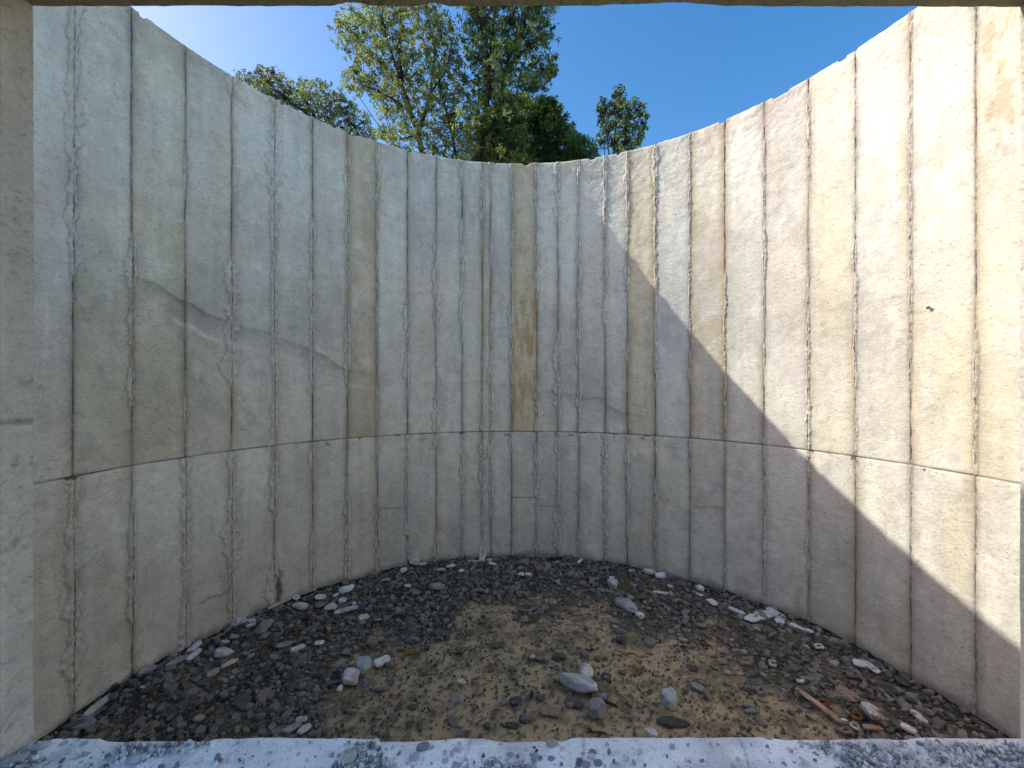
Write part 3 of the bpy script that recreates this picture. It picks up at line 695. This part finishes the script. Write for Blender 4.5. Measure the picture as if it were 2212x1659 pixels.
# pierced plates, rings
RG = [ (2,1405,1350,46,MG,'grey ring lying alone on silt near the sill at left'), (2,1302,575,50,PG,'pale ring by the silt edge left, half rusty'),
 (2,945,690,44,RU,'rust brown ring above the white square block'), (2,792,745,50,MG,'grey ring between the white oval flake and the white square block'),
 (2,758,572,52,RU,'rust red ring below the pierced plate at the left wall'), (2,1245,322,38,MG,'grey ring close to the left back wall'),
 (2,802,452,46,(.18,.12,.09),'brown ring touching the notched white flake'), (2,700,660,46,RU,'orange brown ring on shale right of the knobbly lump'),
 (2,1190,400,44,RU,'orange ring right of the rough white lump'), (2,445,915,52,MG,'grey ring in the dark shale right of the cream bar'),
 (3,1132,166,40,PG,'pale ring near the back wall right of centre'), (3,987,220,42,(.28,.15,.09),'orange brown ring near the back wall at centre'),
 (3,1015,262,42,MG,'grey ring below the orange brown one at centre'), (3,1092,125,38,(.17,.13,.11),'brown ring touching the back wall'),
 (3,830,190,38,(.16,.12,.10),'brown ring above two small white stones'), (3,1687,230,44,PG,'light grey ring against the wall above the puddle'),
 (3,1120,942,54,(.20,.18,.15),'tan grey ring sunk in silt beyond the largest boulder'), (3,895,198,36,(.15,.11,.09),'dark brown ring above the right small white stone'),
 (4,745,780,52,(.10,.07,.05),'dark brown ring on silt right of the blue black stone'), (4,890,745,56,(.12,.06,.045),'deep brown ring left of the brick red ring'),
 (4,1002,725,50,(.25,.09,.05),'brick red ring on the shale bank at right'), (4,990,400,44,DK,'dark ring against the right wall'),
 (4,862,412,46,WH,'white ring beside the white faceted stone at right'), (4,1322,1105,78,MG,'grey diamond plate with a round hole on silt at right'),
 (4,1408,908,64,CR,'cream ring on silt above the dull grey plates at right'), (5,295,545,76,WH,'white ring on shale beyond the rusty strap'),
 (5,808,745,90,WH,'white pierced plate tucked under the white four sided slab'), (5,345,508,100,(.16,.14,.13),'brown pierced plate on the shale bank at right'),
 (5,445,548,110,(.14,.14,.135),'dark pierced plate right of the brown pierced plate'), (5,330,1028,140,RU,'rust red pierced plate under the long strap'),
 (5,652,1168,130,RU,'rust orange pierced plate between strap and stained slab'), (5,632,1262,95,CR,'cream ring near the sill left of the stained slab'),
 (5,160,352,110,(.15,.12,.10),'brown pierced plate beside the boat shaped plate'), (2,690,447,56,WH,'white pierced plate at the end of the long plaster lath'),
 (3,1492,1008,76,(.13,.12,.11),'dark oblong pierced plate right of the pale knob'), (5,545,1300,110,(.33,.22,.18),'pinkish pierced plate touching the sill at right')]
for k, (c, x, y, wpx, col, lab) in enumerate(RG):
    P = G(*cp(c, x, y)); s = wpx * (.23115 if c == 5 else .28907) / F * P[1]
    rr = math.hypot(P[0] - CX, P[1] - CY); lim = RAD - .06
    if rr > lim: P = np.array((CX, CY)) + (P - np.array((CX, CY))) * lim / rr
    o = slab('pierced_washer', s, s * .8, .008, col, 1500 + k, M_rust, (0, 0, s * .17), np.array(col) * .5, .10)
    tag(o, lab, 'washer'); lay(o, P, rng.uniform(0, 3), .03, .08, k)
def strapobj(name, c, x1, y1, x2, y2, wr, col, col2, lab, cat, hole=True, seed=1, T=.008, rnd=.1):
    A = G(*cp(c, x1, y1)); B = G(*cp(c, x2, y2)); L = np.linalg.norm(B - A); Wd = L * wr
    o = slab(name, L, Wd, T, col, seed, M_rust, (-.86, 0, Wd * .24) if hole else None, col2, rnd)
    tag(o, lab, cat); lay(o, (A + B) / 2, math.atan2(B[1] - A[1], B[0] - A[0]), .05, 0, seed); return o
strapobj('rusty_strap', 5, 75, 925, 515, 1235, .15, (.60, .56, .52), (.30, .12, .045), 'long strap with a hole at its white end, turning rusty towards the sill', 'strap', seed=1601)
strapobj('stained_slab', 5, 735, 1105, 860, 1260, .55, (.62, .60, .58), (.28, .12, .06), 'white slab streaked with rust, standing near the sill at right', 'slab', False, 1602, .03)
strapobj('rusty_plate', 5, 700, 1300, 890, 1318, .35, (.45, .33, .27), (.30, .12, .06), 'rusty pink plate lying along the sill at right', 'plate', False, 1603, .012)
strapobj('bone_plate', 2, 985, 552, 1157, 508, .22, WH, (.4, .39, .37), 'long white bone-like plate with a hole, on shale at left', 'plate', True, 1604, .02)
strapobj('dark_shard', 3, 1468, 1212, 1578, 1258, .2, (.05, .03, .02), (.10, .04, .02), 'black brown splinter right of the dark stone with white top', 'splinter', False, 1605, .014)
strapobj('thin_rod', 4, 1250, 862, 1400, 885, .06, (.06, .05, .04), (.1, .06, .04), 'thin dark rod lying on silt at the edge of the right shale bank', 'rod', False, 1606, .008)

# countable larger pieces of shale: look-alikes
dsh = lambda x, y: (1 - sandmask(x, y)) * .9 + .04
protos = []
for k in range(14):
    L = rng.uniform(.055, .12); o = slab('shale_fragment', L, L * rng.uniform(.5, .8), rng.uniform(.008, .018), np.array(shale_col(0, 0)) * 1.1, 1700 + k, M_chip, None, None, .3)
    protos.append(o)
for k, P in enumerate(rnd_floor(150, dsh)):
    if k < 14: o = protos[k]
    else: o = protos[k % 14].copy(); scene.collection.objects.link(o)
    s = rng.uniform(.7, 1.25); o.scale = (s, s, s)
    tag(o, 'dark grey angular plate of shale lying among the gravel of the silo floor', 'shale fragment', 'dark shale plates littering the silo floor'); lay(o, P, rng.uniform(0, 6.28), .018, .12, k)

# fallen leaves
def leaf_mesh(name, lobes, s, col, seed):
    r = random.Random(seed); V = [(0, 0, .012)]; Fc = []
    for l in lobes:
        a, ln, wd = R_(l[0]), l[1] * s, l[2] * s; d = Vector((math.cos(a), math.sin(a))); n = Vector((-d.y, d.x)); b = len(V)
        for f, w_, z in ((.0, .12, .012), (.35, 1, .02), (.7, .7, .028), (1, .0, .012 + r.uniform(0, .03))):
            for sg in (-1, 0, 1):
                p = d * ln * f + n * wd * w_ * sg * .5; V.append((p.x, p.y, z - (.006 if sg == 0 else 0) + r.uniform(-.002, .002)))
        for q in range(3):
            for e in range(2): i = b + q * 3 + e; Fc.append((i, i + 1, i + 4, i + 3))
    b = len(V); V += [(0, -.002, .012), (0, .002, .012), (-s * .6, .004, .006), (-s * .6, 0, .006)]; Fc.append((b, b + 1, b + 2, b + 3))
    C = np.array([np.array(col) * r.uniform(.7, 1.25) for _ in V])
    return new_mesh(name, np.array(V), Fc, M_leaf, None, C, smooth=False)
LV = [(3,400,828,.075,[(20,1,.22),(75,.8,.2),(125,.7,.2),(175,1.0,.22),(300,.7,.18)],(.10,.018,.012),'dark red five pointed fallen leaf on silt left of centre'),
 (3,1360,790,.06,[(0,1,.6),(160,.6,.5)],(.13,.03,.02),'red curled leaf on silt beyond the largest boulder'), (3,938,882,.05,[(0,1,.4),(180,.8,.5)],(.10,.02,.02),'maroon leaf under the cream pebble in mid floor'),
 (2,1575,815,.085,[(10,1,.5),(90,.6,.4),(180,1,.6)],(.30,.23,.04),'yellow leaf with a brown curl on silt at left'), (2,1418,922,.05,[(30,1,.6),(150,.7,.5)],(.26,.20,.04),'small yellow leaf above the rusty edge right of the pale lozenge'),
 (2,1445,1135,.05,[(30,1,.5),(200,.7,.5)],(.25,.20,.03),'yellow leaf beside a dark stone on silt near the sill at left'), (3,1220,512,.055,[(0,1,.5),(170,.6,.4)],(.22,.23,.05),'greenish yellow leaf at the edge of the back gravel'),
 (3,860,512,.05,[(0,1,.5),(120,.6,.4)],(.20,.13,.03),'brown yellow leaf at the edge of the back gravel at centre'), (3,932,1150,.06,[(85,1,.35),(265,.6,.3)],(.03,.022,.018),'blackish narrow leaf standing between two dark stones'),
 (3,1640,820,.08,[(-15,1,.22),(165,.8,.2)],(.09,.02,.015),'long narrow red leaf on silt right of centre'), (3,1395,1400,.09,[(-30,1,.3),(150,.5,.3)],(.14,.04,.02),'red brown leaf beside the sill at centre'),
 (3,955,1115,.05,[(-20,1,.3),(160,.6,.3)],(.14,.03,.02),'small red leaf tip above a dark crumbly stone'), (4,620,1380,.05,[(-60,1,.4),(120,.6,.3)],(.15,.06,.03),'brown leaf below the dark slab carrying the marbled boulder')]
for k, (c, x, y, s, lob, col, lab) in enumerate(LV):
    P = G(*cp(c, x, y)); o = leaf_mesh('fallen_leaf', lob, s, col, k); tag(o, lab, 'leaf'); lay(o, P, 0, .004, 0, k)
# orange moss-like sprig
P = G(*cp(4, 395, 935)); r_ = random.Random(5); V = []; Fc = []; C = []
for i in range(90):
    a = r_.uniform(0, 6.28); L = r_.uniform(.02, .09); b = len(V); x0, y0 = r_.gauss(0, .035), r_.gauss(0, .03)
    V += [(x0, y0, .006), (x0 + .004, y0 + .003, .006), (x0 + L * math.cos(a), y0 + L * math.sin(a), r_.uniform(.012, .035))]; Fc.append((b, b + 1, b + 2)); C += [np.array((.24, .12, .025)) * r_.uniform(.5, 1.3)] * 3
o = new_mesh('withered_sprig', np.array(V), Fc, M_leaf, None, np.array(C), smooth=False); tag(o, 'orange brown withered sprig spread flat on the silt right of the largest boulder', 'plant'); lay(o, P, 0, .004, 0, 3)

# ------------------------------------------------------------------ grit and pebbles on the sill
def sill_pts(n):
    out = []
    while len(out) < n:
        x = nr.uniform(OL + .02, OR - .02, 4000); y = nr.uniform(Y0 + .02, Y1 - .012, 4000)
        d = ss(.45, .66, vn(x * 5, y * 7, 701) * .6 + vn(x * 15, y * 15, 703) * .4) + .04; ok = nr.rand(4000) < d * ss(1.0, .93, y * 1.0) + d * .25
        out += list(zip(x[ok], y[ok]))
    return out[:n]
def sgcol(x, y):
    q = rng.random()
    if q < .38: return tuple(np.array((.30, .29, .28)) * rng.uniform(.6, 1.4))
    if q < .32: return tuple(np.array((.50, .42, .30)) * rng.uniform(.8, 1.2))
    return tuple(np.array((.80, .76, .68)) * rng.uniform(.6, 1.15))
sg = chips('sill_grit', sill_pts(24000), .002, .014, 3.0, (.35, .8), sgcol, .25, M_stone, 0, zf=lambda x, y: np.full(len(x), SILL - .001))
tag(sg, 'pale and grey grit scattered over the white window sill', 'grit', kind='stuff')
def Gs(x, y): Y = F * (CAMZ - SILL) / (y - HOR); return ((x - CXP) / F * Y, Y)
def cs(x, y): return (932.6 + .19841 * x, 1536.1 + .19841 * y)
SP = [(cs(1118, 515), .026, .45, 1.2, (.42, .42, .43), 'elongated grey pebble on the sill below a red speck'), (cs(1140, 437), .010, .6, 1.0, (.20, .04, .03), 'red chip on the sill above the elongated grey pebble'),
 (cs(1610, 548), .014, .8, 0, (.22, .22, .23), 'dark grey pebble on the sill, upper of a close group of three'), (cs(1600, 598), .010, .9, 0, (.20, .20, .21), 'small dark pebble on the sill, lower left of a close group of three'),
 (cs(1682, 590), .018, .9, 1, (.36, .35, .34), 'round grey pebble on the sill, right one of a close group of three'), (cs(1808, 575), .019, .7, .2, (.30, .30, .31), 'grey oblong pebble on the sill at the right of a close group'),
 (cs(1296, 528), .013, 1, 0, (.33, .33, .34), 'smooth round grey pebble alone on the sill near centre'), (cs(1745, 452), .014, .9, 0, (.30, .29, .27), 'brownish grey pebble on the sill near its inner edge'),
 (cs(720, 560), .012, .9, 0, (.52, .54, .56), 'glossy pale pebble on the sill left of centre'), (cs(1310, 360), .028, .6, .3, (.50, .44, .32), 'tan crumbled patch of stone on the inner edge of the sill'),
 (cp(2, 1642, 1515), .030, .6, .3, (.27, .27, .28), 'flat dull grey stone on the sill left of centre'), (cp(2, 1098, 1600), .032, .8, .5, (.56, .50, .38), 'tan flake on the sill at left'),
 (cp(2, 1578, 1590), .022, .8, .5, (.50, .50, .50), 'pale rounded stone on the sill below the dull grey stone'), (cp(5, 1972, 1568), .034, .28, -.5, (.62, .62, .60), 'white sharp shard on the sill near its right end'),
 (cp(5, 1375, 1505), .022, .6, -.4, (.52, .51, .48), 'pale oval stone on the sill at right'), (cp(2, 958, 1570), .010, 1, 0, (.25, .25, .25), 'small dark ring-like pebble on the sill at left'),
 (cp(5, 1245, 1385), .016, .6, -.5, (.30, .30, .32), 'grey blue pebble on the sill close to its inner edge at right'), (cp(1, 350, 1480), .050, .3, .62, (.50, .49, .46), 'long pale flake leaning in the left corner of the sill'),
 (cp(1, 110, 1615), .055, .35, .6, (.50, .48, .46), 'broad pale flake at the outer left corner of the sill'), (cp(1, 1290, 1600), .026, .7, .2, (.56, .58, .60), 'bright flat stone on the left part of the sill')]
for k, ((x, y), s, wr, ang, col, lab) in enumerate(SP):
    X, Y = Gs(x, y); o = rock('sill_pebble', s, s * wr, s * (.5 if wr > .5 else .3), col, 1800 + k, M_stone, 6, .05, False, np.array(col) * .8); o.location = (X, Y, SILL - .001); o.rotation_euler = (0, 0, ang); tag(o, lab, 'pebble')

# dried stone stuck on the sunlit wall
th_, z_ = px_wall(2010, 665); o = rock('wall_pebble', .026, .022, .02, (.16, .16, .15), 1900, M_stone, 8, .05, False)
o.location = (CX + math.sin(th_) * (RAD - .012), CY + math.cos(th_) * (RAD - .012), z_); o.rotation_euler = (R_(90), 0, -th_); tag(o, 'small dark stone lodged in the sunlit wall at right', 'pebble')

# ------------------------------------------------------------------ trees
def PT(x, y, D): return np.array(((x - CXP) / F * D, D, CAMZ - (y - HOR) / F * D))
def inpoly(x, y, poly):
    c = False; n = len(poly); j = n - 1
    for i in range(n):
        xi, yi = poly[i]; xj, yj = poly[j]
        if (yi > y) != (yj > y) and x < (xj - xi) * (y - yi) / (yj - yi) + xi: c = not c
        j = i
    return c
def tube(V, Fc, C, pts, r0, r1, k=6, col=(.06, .05, .04)):
    pts = [np.array(p, float) for p in pts]; n = len(pts); b = len(V)
    for i, p in enumerate(pts):
        d = pts[min(i + 1, n - 1)] - pts[max(i - 1, 0)]; d /= np.linalg.norm(d) + 1e-9
        u = np.cross(d, (0, 1, .1)); u /= np.linalg.norm(u) + 1e-9; v = np.cross(d, u); r = r0 + (r1 - r0) * i / (n - 1)
        for q in range(k): a = 6.283 * q / k; V.append(p + (u * math.cos(a) + v * math.sin(a)) * r); C.append(np.array(col) * rng.uniform(.8, 1.2))
    for i in range(n - 1):
        for q in range(k): q2 = (q + 1) % k; Fc.append((b + i * k + q, b + i * k + q2, b + (i + 1) * k + q2, b + (i + 1) * k + q))
def tree(name, lab, D, outline, limbs, gaps, spacing, cr, nleaf, ll, pal, spots, dspread, seed, bark=(.07, .06, .05), droop=.5, group=None):
    r = random.Random(seed); npr = np.random.RandomState(seed); s = D / F
    bx = PT(limbs[0][0][0], limbs[0][0][1], D)[0]; root = empty(name, (bx, D, -.1))
    tag(root, lab, 'tree', group)
    xs = [p[0] for p in outline]; ys = [p[1] for p in outline]; cl = []; tries = 0
    while tries < 14000:
        tries += 1; x = r.uniform(min(xs), max(xs)); y = r.uniform(min(ys), max(ys))
        if not inpoly(x, y, outline): continue
        if any(math.hypot(x - g[0], y - g[1]) < g[2] for g in gaps): continue
        if any(abs(x - c[0]) < spacing * 1.5 and math.hypot(x - c[0], y - c[1]) < spacing * c[2] for c in cl): continue
        cl.append((x, y, r.uniform(.55, 1.25)))
    V = []; Fc = []; C = []; nodes = []
    for li, (poly, r0, r1) in enumerate([(l[:-1], l[-1][0], l[-1][1]) for l in limbs]):
        pp = []
        for i in range(len(poly) - 1):
            for f in np.linspace(0, 1, 5)[: -1]:
                x = poly[i][0] * (1 - f) + poly[i + 1][0] * f; y = poly[i][1] * (1 - f) + poly[i + 1][1] * f; pp.append((x + r.gauss(0, .8), y))
        pp.append(poly[-1]); dd = (r.uniform(-.6, .6) * dspread if li else 0)
        P3 = [PT(x, y, D + dd * i / len(pp)) for i, (x, y) in enumerate(pp)]
        if li == 0 or poly[0][1] > 340: P3 = [np.array((P3[0][0], D, -.2)), np.array((P3[0][0], D, P3[0][2] * .5))] + P3
        tube(V, Fc, C, P3, r0 * s, r1 * s, 8, bark); nodes += P3[2:]
    nodes = np.array(nodes); centers = []
    for x, y, q in cl:
        P = PT(x, y, D + r.gauss(0, dspread)); d = np.linalg.norm((nodes - P) * np.array((1, .5, 1)), axis=1) + np.where(nodes[:, 2] > P[2] - .1, 1.0, 0); N = nodes[d.argmin()]
        m = (N + P) / 2 + np.array((r.gauss(0, .12), r.gauss(0, .1), -.15 + r.gauss(0, .1)))
        tube(V, Fc, C, [N, N * .6 + m * .4 + np.array((0, 0, .03)), m * .6 + P * .4, P], .9 * s * r.uniform(.7, 1.3), .25 * s, 4, bark); centers.append((P, q, x, y))
    new_mesh('trunk', np.array(V) - np.array((bx, D, -.1)), Fc, M_bark, root, np.array(C))
    LVt = []; LC = []
    for P, q, px, py in centers:
        n = int(nleaf * q * q * r.uniform(.8, 1.2)); rr = cr * s * q
        base = np.array(pal[r.randrange(len(pal))]) * r.uniform(.8, 1.2)
        for sx, sy, sr, sc in spots:
            t = max(0, 1 - math.hypot(px - sx, py - sy) / sr); base = base * (1 - t) + np.array(sc) * t
        # a few twig sprays per clump
        ns = max(3, int(5 * q)); sp = [(npr.randn(3) * np.array((.75, .8, .55)) * rr, npr.randn(3)) for _ in range(ns)]
        for j in range(n):
            c0, dv = sp[r.randrange(ns)]; dv = dv / (np.linalg.norm(dv) + 1e-6); dv[2] = dv[2] * .4 - droop * .4
            pos = P + c0 + dv * rr * r.uniform(-.5, .9) + npr.randn(3) * rr * .17
            d = npr.randn(3); d[2] -= droop * 2.2; d /= np.linalg.norm(d); u = np.cross(d, npr.randn(3)); u /= np.linalg.norm(u) + 1e-9
            l = ll * r.uniform(.6, 1.25); w_ = l * r.uniform(.32, .5) * .5
            LVt += [pos, pos + d * l * .45 + u * w_, pos + d * l, pos + d * l * .45 - u * w_]
            cc = base * r.uniform(.6, 1.35); LC += [cc] * 4
    n = len(LVt) // 4
    new_mesh('crown', np.array(LVt) - np.array((bx, D, -.1)), np.arange(n * 4).reshape(-1, 4), M_leaf, root, np.array(LC), smooth=False)
    return root
OLV = (.25, .30, .085); GRY = (.25, .31, .14); YEL = (.52, .43, .08); DG = (.06, .11, .022); YG = (.30, .36, .05); MGN = (.12, .17, .05)
tree('broadleaf_tree', 'airy tree with olive and yellowing leaves, left one of the two tallest', 15.5,
 [(775,7),(755,18),(725,39),(722,55),(736,76),(729,102),(771,102),(766,130),(745,150),(743,185),(760,205),(800,200),(812,210),(808,227),(829,250),(852,236),(875,255),(850,262),(812,282),(840,315),(912,345),(1010,358),(1022,324),(1028,208),(995,116),(978,58),(963,28),(945,10),(950,-60),(900,-160),(800,-140),(760,-60)],
 [[(915,345),(905,290),(888,243),(868,180),(862,100),(866,30),(870,-80),(7,1.5)], [(888,243),(850,215),(810,195),(770,178),(3,.8)], [(868,180),(825,140),(785,95),(750,60),(3,.7)], [(905,290),(930,200),(940,120),(925,40),(915,-60),(4,1)], [(930,200),(965,150),(975,90),(2.5,.7)], [(868,180),(835,80),(820,0),(2.5,.8)], [(905,290),(870,300),(835,300),(2,.7)], [(985,350),(975,280),(960,220),(945,160),(4,1.2)]],
 [(926,139,7),(955,10,12),(905,180,6),(790,225,12),(870,245,8),(800,250,18),(850,150,5),(893,60,5)], 11, 10, 80, .115, [GRY, OLV, OLV, MGN, GRY], [(905,85,34,YEL),(890,30,28,YEL),(968,105,38,(.20,.19,.04)),(880,190,40,(.19,.18,.05)),(925,245,40,(.17,.17,.05)),(955,305,45,(.12,.14,.04)),(860,140,26,(.20,.16,.06))], .9, 31)
tree('broadleaf_tree', 'tall tree with dark forked trunk and long upright limbs, right of the two tall ones', 15.0,
 [(985,-120),(1003,20),(998,60),(1012,110),(1030,190),(1005,350),(1140,350),(1135,240),(1122,222),(1150,198),(1182,183),(1200,152),(1204,125),(1165,118),(1142,132),(1128,155),(1113,142),(1150,103),(1186,98),(1190,60),(1182,45),(1195,15),(1210,-40),(1100,-140)],
 [[(1037,352),(1036,300),(1050,240),(1058,140),(1045,80),(1032,20),(1025,-60),(8,2)], [(1050,240),(1062,160),(1060,90),(1070,20),(1078,-70),(5,1.2)], [(1040,300),(1075,240),(1092,140),(1120,85),(1142,18),(1160,-50),(5,1.2)], [(1092,150),(1125,115),(1165,80),(2.5,.8)], [(1045,330),(1095,250),(1125,215),(1160,165),(1190,140),(4,.8)], [(1058,140),(1030,100),(1010,60),(2.5,.7)], [(1045,80),(1012,20),(1000,-20),(2.5,.7)], [(1120,85),(1100,50),(1095,10),(1.6,.6)]],
 [(1087,28,15),(1112,180,8),(1020,8,4),(1128,132,8),(1100,170,4)], 9.5, 9.5, 85, .11, [MGN, MGN, OLV, DG, GRY], [(1055,25,30,(.14,.13,.06)),(1175,130,26,(.20,.20,.05)),(1120,60,24,(.10,.12,.04)),(1060,210,40,DG),(1075,280,50,DG)], .8, 37)
tree('leafy_tree', 'rounded grey green treetop lowest on the left, just above the sloping rim', 20,
 [(515,158),(548,160),(575,145),(600,150),(615,170),(650,178),(690,172),(720,190),(735,202),(760,215),(785,245),(810,280),(800,320),(700,300),(560,235),(515,180)],
 [[(700,330),(690,280),(670,230),(640,195),(6,2)], [(690,280),(730,240),(760,225),(3,.8)], [(670,250),(600,200),(570,165),(3,.8)], [(730,330),(760,280),(790,260),(3,.8)]],
 [(640,160,10),(600,215,6),(700,205,6),(760,245,6)], 9.5, 8.5, 72, .13, [GRY, OLV, MGN, (.10, .12, .08)], [(600,180,25,(.13,.14,.06)),(740,240,30,(.06,.085,.04))], 1.2, 41)
tree('dense_tree', 'dense dark green tree with yellow green edges, low behind the middle of the rim', 17.5,
 [(1088,208),(1112,203),(1135,222),(1150,215),(1168,205),(1186,207),(1206,228),(1214,240),(1224,256),(1240,275),(1248,310),(1252,365),(1000,365),(1030,330),(1060,250)],
 [[(1150,365),(1150,320),(1155,270),(1165,230),(7,2)], [(1150,330),(1110,280),(1095,230),(4,1)], [(1150,320),(1195,280),(1205,245),(4,1)], [(1150,340),(1215,310),(1235,290),(3,1)], [(1060,365),(1065,320),(1080,280),(4,1)]],
 [], 7, 10, 115, .12, [DG, DG, (.028, .05, .014), MGN], [(1140,235,26,YG),(1100,290,28,(.12,.15,.03)),(1180,260,24,(.10,.13,.03)),(1075,310,24,(.10,.12,.03)),(1215,270,20,(.09,.12,.03))], .9, 43, droop=.4)
tree('bushy_tree', 'small bushy treetop at the right foot of the dense dark tree', 16,
 [(1244,310),(1250,290),(1258,288),(1268,300),(1283,308),(1290,325),(1288,352),(1270,365),(1240,365)], [[(1262,365),(1262,330),(1266,305),(3,.8)], [(1262,345),(1280,325),(1.5,.5)]], [], 5, 6, 40, .10, [MGN, DG], [], .4, 47)
tree('slender_sapling', 'slender lone sapling with several thin stems, standing apart at the right', 12.5,
 [(1292,222),(1300,212),(1309,213),(1313,232),(1322,215),(1328,195),(1337,188),(1346,192),(1346,212),(1358,222),(1375,217),(1390,222),(1397,245),(1388,258),(1397,275),(1387,300),(1370,322),(1345,330),(1325,330),(1318,300),(1300,305),(1291,308),(1300,292),(1302,270),(1292,262)],
 [[(1316,345),(1314,310),(1312,270),(1306,225),(2.0,.6)], [(1308,345),(1304,300),(1301,280),(1.2,.4)], [(1322,345),(1328,312),(1345,285),(1365,250),(1385,235),(2,.5)], [(1328,312),(1330,260),(1334,200),(1.8,.5)], [(1322,340),(1350,318),(1385,295),(1.5,.5)]],
 [(1309,292,8),(1320,252,7),(1372,285,7),(1352,238,5),(1340,300,5)], 9.5, 5.2, 30, .14, [MGN, MGN, (.045, .06, .03), OLV], [(1365,240,14,(.10,.06,.03))], .35, 53)
